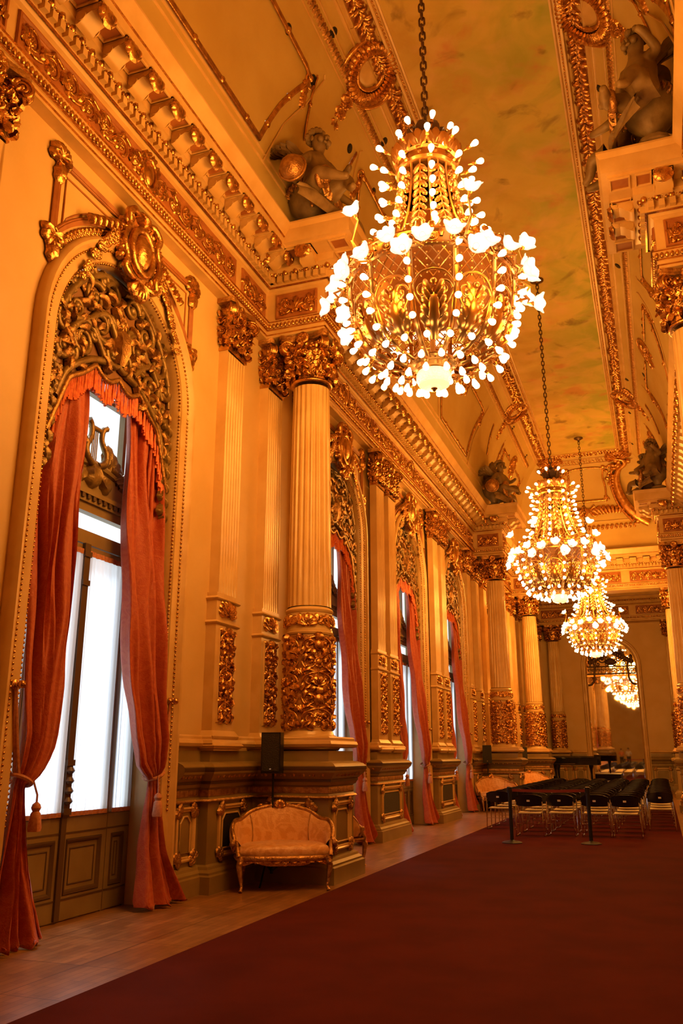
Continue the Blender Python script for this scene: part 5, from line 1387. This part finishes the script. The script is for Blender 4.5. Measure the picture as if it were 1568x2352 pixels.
SET = [(-4.66, 10.60, SF, 'apricot brocade gilt settee in the near corner by the door curtains'),
       (-5.0, 12.9, pi-SF, 'second gilt settee half hidden beyond the near column pedestal'),
       (-4.78, 26.75, SF, 'apricot gilt settee behind the leftmost file of chairs, before the second speaker'),
       (-4.70, 34.6, SF, 'far apricot gilt settee before the third speaker, near the piano'),
       (1.02, 27.1, -SF-.5, 'apricot settee at the right edge of the hall beyond the chairs')]
for i, (x, y, a, lab) in enumerate(SET):
    o = se0 if i == 0 else dup(se0); o.location = (x, y, 0); o.rotation_euler.z = a; tag(o, lab, 'settee', 'gilt settees along the walls')

# ---- loudspeakers on tripod stands
def make_speaker():
    root = thing('loudspeaker', 'x', 'loudspeaker', (0, 0, 0))
    b = MB(); poly = [(-.135, -.13), (.135, -.13), (.135, .02), (.09, .13), (-.09, .13), (-.135, .02)]
    b.prism(poly, lambda u, v: (u, v, 1.37), lambda u, v: (u, v, 1.90)); obj('cabinet', b, BLACK, root, 20)
    g = MB(); g.box((-.12, -.142, 1.40), (.12, -.131, 1.88)); obj('grille', g, DARKG, root)
    l = MB(); l.box((-.012, -.146, 1.42), (.012, -.142, 1.435)); obj('badge', l, CHROME, root); return root
def make_stand():
    root = thing('speaker_stand', 'x', 'stand', (0, 0, 0))
    p = MB(); p.tube([(0, 0, .12), (0, 0, .85)], .02, 10); p.tube([(0, 0, .8), (0, 0, 1.37)], .015, 10); obj('pole', p, BLACK, root)
    c = MB(); c.lathe([(.03, 0), (.03, .07), (.02, .08)], 12, (0, 0, .80)); c.lathe([(.03, 0), (.03, .05)], 12, (0, 0, .52)); obj('collar', c, BLACK, root)
    for k in range(3):
        a = 2*pi*k/3+.5; l = MB(); l.tube([(.025*cos(a), .025*sin(a), .56), (.42*cos(a), .42*sin(a), .03), (.44*cos(a), .44*sin(a), .012)], .012, 7); l.tube([(.02*cos(a), .02*sin(a), .16), (.22*cos(a), .22*sin(a), .30)], .009, 6); obj('leg', l, BLACK, root)
    return root
s0, t0 = make_speaker(), make_stand()
for i, (x, y, a, n) in enumerate(((-4.93, 10.88, .12, 'near settee in the corner'), (-5.08, 27.2, .15, 'leftmost chairs, by the second column'), (-5.12, 35.2, .1, 'far settee, by the third column'))):
    o, q = (s0, t0) if i == 0 else (dup(s0), dup(t0))
    for k in (o, q): k.location = (x, y, 0); k.rotation_euler.z = a
    tag(o, 'black loudspeaker up on a pole behind the '+n, 'loudspeaker', 'loudspeakers'); tag(q, 'black tripod pole stand behind the '+n, 'stand', 'speaker stands')

# ---- concert chairs (facing +y, backs to the camera)
def make_chair():
    root = thing('chair', 'x', 'chair', (0, 0, 0))
    s = MB(); s.grid(7, 7, lambda i, j: (-.22+.44*i, -.19+.42*j, .452-.02*sin(pi*i)*sin(pi*j)-(.03*max(0, j-.85)/.15))); s.grid(7, 7, lambda i, j: (-.22+.44*i, -.19+.42*j, .428-.02*sin(pi*i)*sin(pi*j)-(.03*max(0, j-.85)/.15)))
    for e in (-.22, .2): s.box((e, -.19, .432), (e+.02, .2, .450))
    s.box((-.22, -.20, .43), (.22, -.185, .452)); obj('seat', s, SEAT, root)
    b = MB(); f = lambda o: lambda i, j: ((-.275+.55*i)*(1-.05*j), -.235-.05*j+.07*(2*i-1)**2-o, .565+.235*j-(.05*abs(2*i-1)**3 if j > .9 else 0)+(.03*abs(2*i-1)**2 if j < .1 else 0))
    b.grid(13, 6, f(0)); b.grid(13, 6, f(.022)); n, m_ = 13, 6; o = n*m_
    b.f += [(i*m_, (i+1)*m_, o+(i+1)*m_, o+i*m_) for i in range(n-1)]+[(i*m_+5, (i+1)*m_+5, o+(i+1)*m_+5, o+i*m_+5) for i in range(n-1)]+[(j, j+1, o+j+1, o+j) for j in range(5)]+[((n-1)*m_+j, (n-1)*m_+j+1, o+(n-1)*m_+j+1, o+(n-1)*m_+j) for j in range(5)]
    br_ = obj('backrest', b, NAVY, root, 50)
    t = MB(); t.box((-.03, -.297, .66), (.03, -.2925, .695)); obj('number_tag', t, WHITE, br_)
    for sg in (-1, 1):
        l = MB(); x = sg*.262
        l.tube([(x*.96, -.19, .74), (x, -.21, .60), (x, -.225, .44), (x*1.03, -.255, .03), (x*1.03, -.245, .012), (x*1.03, -.15, .012), (x*1.03, .20, .012), (x*1.03, .225, .03), (x, .17, .42), (x*.9, .14, .437), (x*.85, -.17, .437)], .011, 7)
        obj('sled_leg', l, CHROME, root)
    for y, z, hw, r_ in ((-.16, .43, .25, .009), (.14, .43, .25, .009), (-.24, .24, .262, .006)): obj('crossbar', MB().tube([(-hw, y, z), (hw, y, z)], r_, 6), CHROME, root)
    return root
c0 = make_chair(); first = True
XS = [-3.52, -2.66, -2.08, -1.40, -.77, -.15]; YS = [20.25, 18.75, 19.0, 19.05, 19.05, 20.95]; SC = [1.12]*6
FN = ['leftmost file', 'second file from the left', 'third file from the left', 'fourth file from the left', 'second file from the right', 'rightmost file']
random.seed(4)
for f_ in range(6):
    n = 14 if YS[f_] < 20 else 13
    for k in range(n):
        o = c0 if first else dup(c0); first = False
        o.location = (XS[f_]+random.uniform(-.02, .02), YS[f_]+k*1.0, .014); o.rotation_euler.z = random.uniform(-.03, .03); o.scale = (1.02, 1.05, 1.02)
        tag(o, 'dark backed chrome chair, %s from the barrier in the %s' % (ORD[k], FN[f_]), 'chair', 'concert chairs in six files')

# ---- barrier posts and belt
def make_post():
    root = thing('barrier_post', 'x', 'barrier post', (0, 0, 0))
    p = MB(); p.lathe([(.19, 0), (.19, .012), (.15, .03), (.05, .045), (.034, .06), (.034, .93), (.045, .935), (.045, 1.0), (.03, 1.01)], 20); obj('post', p, BLACK, root)
    h = MB(); h.lathe([(.05, 0), (.05, .09)], 16, (0, 0, .90)); obj('belt_head', h, BLACK, root); return root
b0 = make_post(); b1 = dup(b0); b0.location = (-2.80, 17.1, .014); b1.location = (-1.38, 17.35, .014)
tag(b0, 'left black belt barrier post before the chairs', 'barrier post'); tag(b1, 'right black belt barrier post before the chairs', 'barrier post')
be = MB(); be.grid(20, 2, lambda i, j: (0+1.42*i, .25*i, .97-.05*j-.015*sin(pi*i))); be.grid(20, 2, lambda i, j: (1.42*i, .25*i+.006, .97-.05*j-.015*sin(pi*i))); obj('belt', be, BELT, b0)

# ---- low stage and grand piano
st = MB(); st.box((-5.15, 37.6, 0), (-2.2, 40.2, .54)); tag(obj('stage', st, BLACK), 'low black stage under the piano behind the chairs', 'stage')
def make_piano():
    root = thing('grand_piano', 'closed black grand piano on the low stage left of the mirror', 'piano', (-4.55, 38.1, .54))
    # plan: keyboard at the left end (x=0), straight long side towards the camera, tail to the right
    plan = [(0, 0), (2.0, 0), (2.1, .06), (2.14, .22), (2.08, .42), (1.9, .58), (1.6, .72), (1.35, .95), (1.1, 1.25), (.85, 1.42), (.5, 1.48), (0, 1.48)]
    b = MB(); b.prism(plan, lambda u, v: (u, v, .66), lambda u, v: (u, v, .98)); obj('case', b, LACQ, root, 25)
    l = MB(); l.prism([(x*1.01-.01+(.25 if x < .01 else 0), y*1.01-.008) for x, y in plan], lambda u, v: (u, v, .99), lambda u, v: (u, v, 1.02)); obj('lid', l, LACQ, root, 25)
    f = MB(); f.prism([(.0, .02), (.24, .02), (.24, 1.46), (.0, 1.46)], lambda u, v: (u-.0, v, .985), lambda u, v: (u, v, 1.005)); obj('fallboard_lid', f, LACQ, root)
    k = MB(); k.box((-.18, .06, .70), (.0, 1.42, .735)); obj('keybed', k, LACQ, root)
    kk = MB(); kk.box((-.15, .12, .735), (.0, 1.36, .755)); obj('keys', kk, IVORY, root)
    tr = MB(); tr.box((.02, -.006, .70), (1.1, -.002, .715)); obj('side_strip', tr, CHROME, root)
    for x, y in ((.28, .2), (.28, 1.28), (1.72, .36)):
        g = MB(); g.lathe([(.05, .10), (.045, .3), (.06, .5), (.085, .58), (.09, .66)], 12, (x, y, 0)); g.lathe([(.03, 0), (.04, .05), (.04, .10)], 12, (x, y, 0)); obj('leg', g, LACQ, root)
    y_ = MB(); 
    for e in (.62, .86): y_.tube([(.25, e, .66), (.25, e+(.74-e)*.3, .2)], .018, 7)
    y_.box((.10, .60, .10), (.30, .88, .20)); obj('pedal_lyre', y_, LACQ, root)
    return root
make_piano()
def make_bench():
    root = thing('piano_bench', 'low black bench at the keyboard end of the piano', 'bench', (-4.93, 38.45, .54))
    s = MB(); s.box((-.16, 0, .42), (.16, .72, .50)); obj('seat', s, BLACK, root)
    for x in (-.13, .13):
        for y in (.04, .68): l = MB(); l.tube([(x, y, .42), (x, y, 0)], .02, 7); obj('leg', l, BLACK, root)
make_bench()

# ================================================================ figures
def skin_body(name, J, E_, root_j, m, parent=None, lev=2):
    names = list(J); me = bpy.data.meshes.new(name); me.from_pydata([J[n][:3] for n in names], [(names.index(a), names.index(c)) for a, c in E_], [])
    o = bpy.data.objects.new(name, me); COL.objects.link(o); o.parent = parent
    md = o.modifiers.new('skin', 'SKIN'); md.use_smooth_shade = True
    for i, n in enumerate(names):
        r = J[n][3]; me.skin_vertices[0].data[i].radius = (r, r) if not isinstance(r, tuple) else r
        me.skin_vertices[0].data[i].use_root = (n == root_j)
    sb = o.modifiers.new('sub', 'SUBSURF'); sb.levels = lev; sb.render_levels = lev
    me.materials.append(m); return o
def cherub(parent, at, rz, k=0):
    """seated putto of modelled plaster: plump limbs, turned head, curls"""
    g = empty('cherub', at, rz); g.parent = parent; r = 1 if k == 0 else -1
    J = {'pel': (0, 0, .14, .17), 'belly': (0, .05, .33, .19), 'chest': (0, .02, .55, .17), 'neck': (r*.01, .05, .71, .07), 'head': (r*.03, .09, .86, .125), 'crown': (r*.04, .08, .98, .09),
         'shl': (-.17, .03, .60, .085), 'ell': (-.33, .10, .44+.12*k, .065), 'wrl': (-.30, .30, .46+.25*k, .05), 'hal': (-.27, .38, .50+.26*k, .045),
         'shr': (.17, .03, .60, .085), 'elr': (.34, .0, .42, .065), 'wrr': (.42, .16, .30, .05), 'har': (.45, .24, .26, .045),
         'hil': (-.12, .06, .13, .13), 'knl': (-.20, .42, .20, .10), 'anl': (-.16, .50, .0, .06), 'tol': (-.12, .62, -.04, .045),
         'hir': (.12, .06, .13, .13), 'knr': (.26, .34, .14, .10), 'anr': (.08, .58, .02, .06), 'tor': (.02, .68, .0, .045)}
    E_ = [('pel', 'belly'), ('belly', 'chest'), ('chest', 'neck'), ('neck', 'head'), ('head', 'crown'), ('chest', 'shl'), ('shl', 'ell'), ('ell', 'wrl'), ('wrl', 'hal'), ('chest', 'shr'), ('shr', 'elr'), ('elr', 'wrr'), ('wrr', 'har'),
          ('pel', 'hil'), ('hil', 'knl'), ('knl', 'anl'), ('anl', 'tol'), ('pel', 'hir'), ('hir', 'knr'), ('knr', 'anr'), ('anr', 'tor')]
    skin_body('body', J, E_, 'pel', STONE, g)
    h = MB(); rnd = random.Random(k)
    for i in range(46):
        a = rnd.uniform(0, 6.28); t = rnd.uniform(0, 1.55); x, y, z = sin(t)*cos(a), sin(t)*sin(a), cos(t)
        if y > .35 and z < .75: continue
        h.ball((J['crown'][0]+x*.15, .075+y*.15, .90+z*.13), .045, 6, 4)
    obj('hair', h, STONE, g)
    hx, hy, hz = J['head'][:3]; bl = lambda n, c, r, sc=(1, 1, 1): obj(n, MB().ball(c, r, 8, 6, sc), STONE, g, 80)
    bl('nose', (hx, hy+.135, hz), .026, (.8, 1, 1.2)); bl('mouth', (hx, hy+.12, hz-.06), .022, (1.6, 1, .7))
    for e in (-1, 1): bl('cheek', (hx+e*.07, hy+.10, hz-.035), .045); bl('ear', (hx+e*.135, hy, hz), .03, (.6, 1, 1.3))
    for e, n in ((-1, 'wing'), (1, 'wing')):
        w_ = RL(lambda u, v, q: (e*(.10+u), -.10-u*.45-q, .58+v))
        for j in range(8): w_.leaf(.04*j, .02*j, .9-.22*j, .42-.025*j, .05, .05)
        obj(n, w_, STONE, g)
    return g
def make_group():
    """local +x into the room; the group sits on the projecting cornice"""
    root = thing('putti_group', 'x', 'sculpture', (0, 0, 0))
    c = cherub(root, (.25, -.42, .22), -pi/2-.5, 0); c.scale = (1.15,)*3
    c = cherub(root, (.05, .55, .30), -pi/2+.9, 1); c.scale = (1.15,)*3
    v = MB(); v.lathe([(.03, 0), (.22, .02), (.22, .08), (.10, .14), (.12, .22), (.30, .42), (.38, .66), (.36, .80), (.28, .92), (.26, 1.0), (.32, 1.06), (.32, 1.12), (.18, 1.22), (.10, 1.30), (.14, 1.42), (.10, 1.55), (.02, 1.62)], 24, (-.05, .10, .0), lambda a, r, z: r*(1+(.05*abs(sin(a*6)) if z < .85 else 0)))
    obj('urn', v, STONE, root)
    g = RL(lambda u, v_, h: (-.05+(.37+h)*cos(u), .10+(.37+h)*sin(u), v_))
    for k in range(28):
        a = 2*pi*k/28; g.knob(a, .80-.08*abs(sin(a*2)), .045); g.leaf(a, .70-.1*abs(sin(a*2)), pi/2+random.uniform(-1, 1), .12, .05, .06)
    for k in range(6): g.rose(random.uniform(-1.2, 1.2), random.uniform(.35, .6), .10)
    obj('flower_swag', g, GOLDD, root)
    d = MB(); d.grid(16, 12, lambda i, j: (.50*cos((i-.5)*2.6)+.05*sin(j*9+i*7), (i-.5)*1.9, .16*(1-j)+.12*sin(pi*j)*(1+.5*sin(i*14))+.02)); obj('drapery', d, STONE, root, 70)
    s = RL(lambda u, v_, h: (.42+h, u, v_+.1))
    s.spiral(-.75, .22, .2, 0, 1.3, .06); s.spiral(.78, .2, .18, pi, -1.3, .06)
    for k in range(10): s.leaf(-.6+.13*k, .12, pi/2+random.uniform(-.6, .6), .28, .08, .08)
    s.stem([(-.35, .2), (-.2, .75)], .03); s.knob(-.6, .42, .13, 1.2, 1); obj('lute_and_scrolls', s, GOLDD, root)
    gl = MB(); gl.ball((.1, -1.02, .42), .20, 14, 9); gl.tube([(.1+.21*cos(2*pi*k/20), -1.02, .42+.21*sin(2*pi*k/20)) for k in range(20)], .02, 5, True); obj('globe', gl, GOLDD, root)
    return root
g0 = make_group()
for i, (x, y, rz, lab) in enumerate(((-4.45, 10.88, 0, 'plaster putti group with an urn on the near cornice corner, window side'), (-4.45, 27.4, 0, 'dark plaster putti group on the second cornice corner above the window side'),
                                     (2*X0+4.40, 10.8, pi, 'plaster putti group with a lute on the near cornice corner at the right edge'), (2*X0+4.40, 27.4, pi, 'plaster putti group on the farther cornice corner at the right edge'))):
    o = g0 if i == 0 else dup(g0); o.location = (x, y, 9.63); o.rotation_euler.z = rz; tag(o, lab, 'sculpture', 'putti groups on the cornice')

# visitors by the near end of the hall, seen only in the far mirror
def person(at, rz, shirt, trouser, h=1.0, lab=''):
    root = thing('person', lab, 'person', at, rz); root.scale = (h,)*3
    J = {'pel': (0, 0, .96, .135), 'waist': (0, 0, 1.12, .13), 'chest': (0, .0, 1.34, .15), 'neck': (0, .01, 1.50, .055), 'head': (0, .03, 1.62, .085), 'crown': (0, .02, 1.72, .075),
         'shl': (-.18, 0, 1.42, .06), 'ell': (-.24, -.03, 1.14, .045), 'wrl': (-.20, .14, .98, .032), 'hal': (-.18, .20, .96, .035), 'shr': (.18, 0, 1.42, .06), 'elr': (.25, -.02, 1.14, .045), 'wrr': (.24, .06, .90, .032), 'har': (.24, .08, .82, .035),
         'hil': (-.09, 0, .90, .10), 'knl': (-.10, .02, .50, .065), 'anl': (-.11, -.02, .09, .045), 'tol': (-.12, .13, .04, .04), 'hir': (.09, 0, .90, .10), 'knr': (.11, .03, .50, .065), 'anr': (.13, -.01, .09, .045), 'tor': (.14, .14, .04, .04)}
    E_ = [('pel', 'waist'), ('waist', 'chest'), ('chest', 'neck'), ('neck', 'head'), ('head', 'crown'), ('chest', 'shl'), ('shl', 'ell'), ('ell', 'wrl'), ('wrl', 'hal'), ('chest', 'shr'), ('shr', 'elr'), ('elr', 'wrr'), ('wrr', 'har'),
          ('pel', 'hil'), ('hil', 'knl'), ('knl', 'anl'), ('anl', 'tol'), ('pel', 'hir'), ('hir', 'knr'), ('knr', 'anr'), ('anr', 'tor')]
    skin_body('body', J, E_, 'pel', SKIN, root)
    sh = {k: (*J[k][:3], J[k][3]+.018) for k in ('pel', 'waist', 'chest', 'shl', 'ell', 'shr', 'elr')}
    skin_body('shirt', sh, [('pel', 'waist'), ('waist', 'chest'), ('chest', 'shl'), ('shl', 'ell'), ('chest', 'shr'), ('shr', 'elr')], 'pel', shirt, root)
    tr = {k: (*J[k][:3], J[k][3]+.016) for k in ('pel', 'hil', 'knl', 'anl', 'hir', 'knr', 'anr')}
    skin_body('trousers', tr, [('pel', 'hil'), ('hil', 'knl'), ('knl', 'anl'), ('pel', 'hir'), ('hir', 'knr'), ('knr', 'anr')], 'pel', trouser, root)
    hb = MB(); hb.ball((0, .0, 1.70), .098, 12, 8, (.95, 1.05, .9)); hb.ball((0, -.05, 1.63), .08, 10, 7); obj('hair', hb, HAIR, root, 80)
    bl = lambda n, c, r, m_, sc=(1, 1, 1): obj(n, MB().ball(c, r, 8, 6, sc), m_, root, 80)
    bl('nose', (0, .125, 1.63), .014, SKIN, (.8, 1, 1.6)); bl('mouth', (0, .112, 1.59), .018, SKIN, (1.5, .6, .5))
    for e in (-1, 1): bl('eye', (e*.032, .108, 1.655), .011, HAIR); bl('ear', (e*.09, .02, 1.64), .02, SKIN, (.5, 1, 1.5))
person((-4.55, -1.6, 0), .3, CLOTHD, CLOTHD, 1.0, 'person in dark clothes standing, seen reflected in the mirror, left of three')
person((-3.8, -1.9, 0), -.2, CLOTHR, CLOTHD, .98, 'person in a coral top standing, seen reflected in the mirror, middle of three')
person((-3.1, -1.5, 0), .1, CLOTHW, CLOTHD, 1.02, 'person in a pale shirt standing, seen reflected in the mirror, right of three')

# daylight comes through the windows: portals that guide it
for y in WINS:
    l = bpy.data.lights.new('window_daylight', 'AREA'); l.shape = 'RECTANGLE'; l.size = 2.4; l.size_y = 7.2; l.cycles.is_portal = True
    o = bpy.data.objects.new('window_daylight', l); COL.objects.link(o); o.location = (XL-.45, y, 3.6); o.rotation_euler = (0, -pi/2, 0)
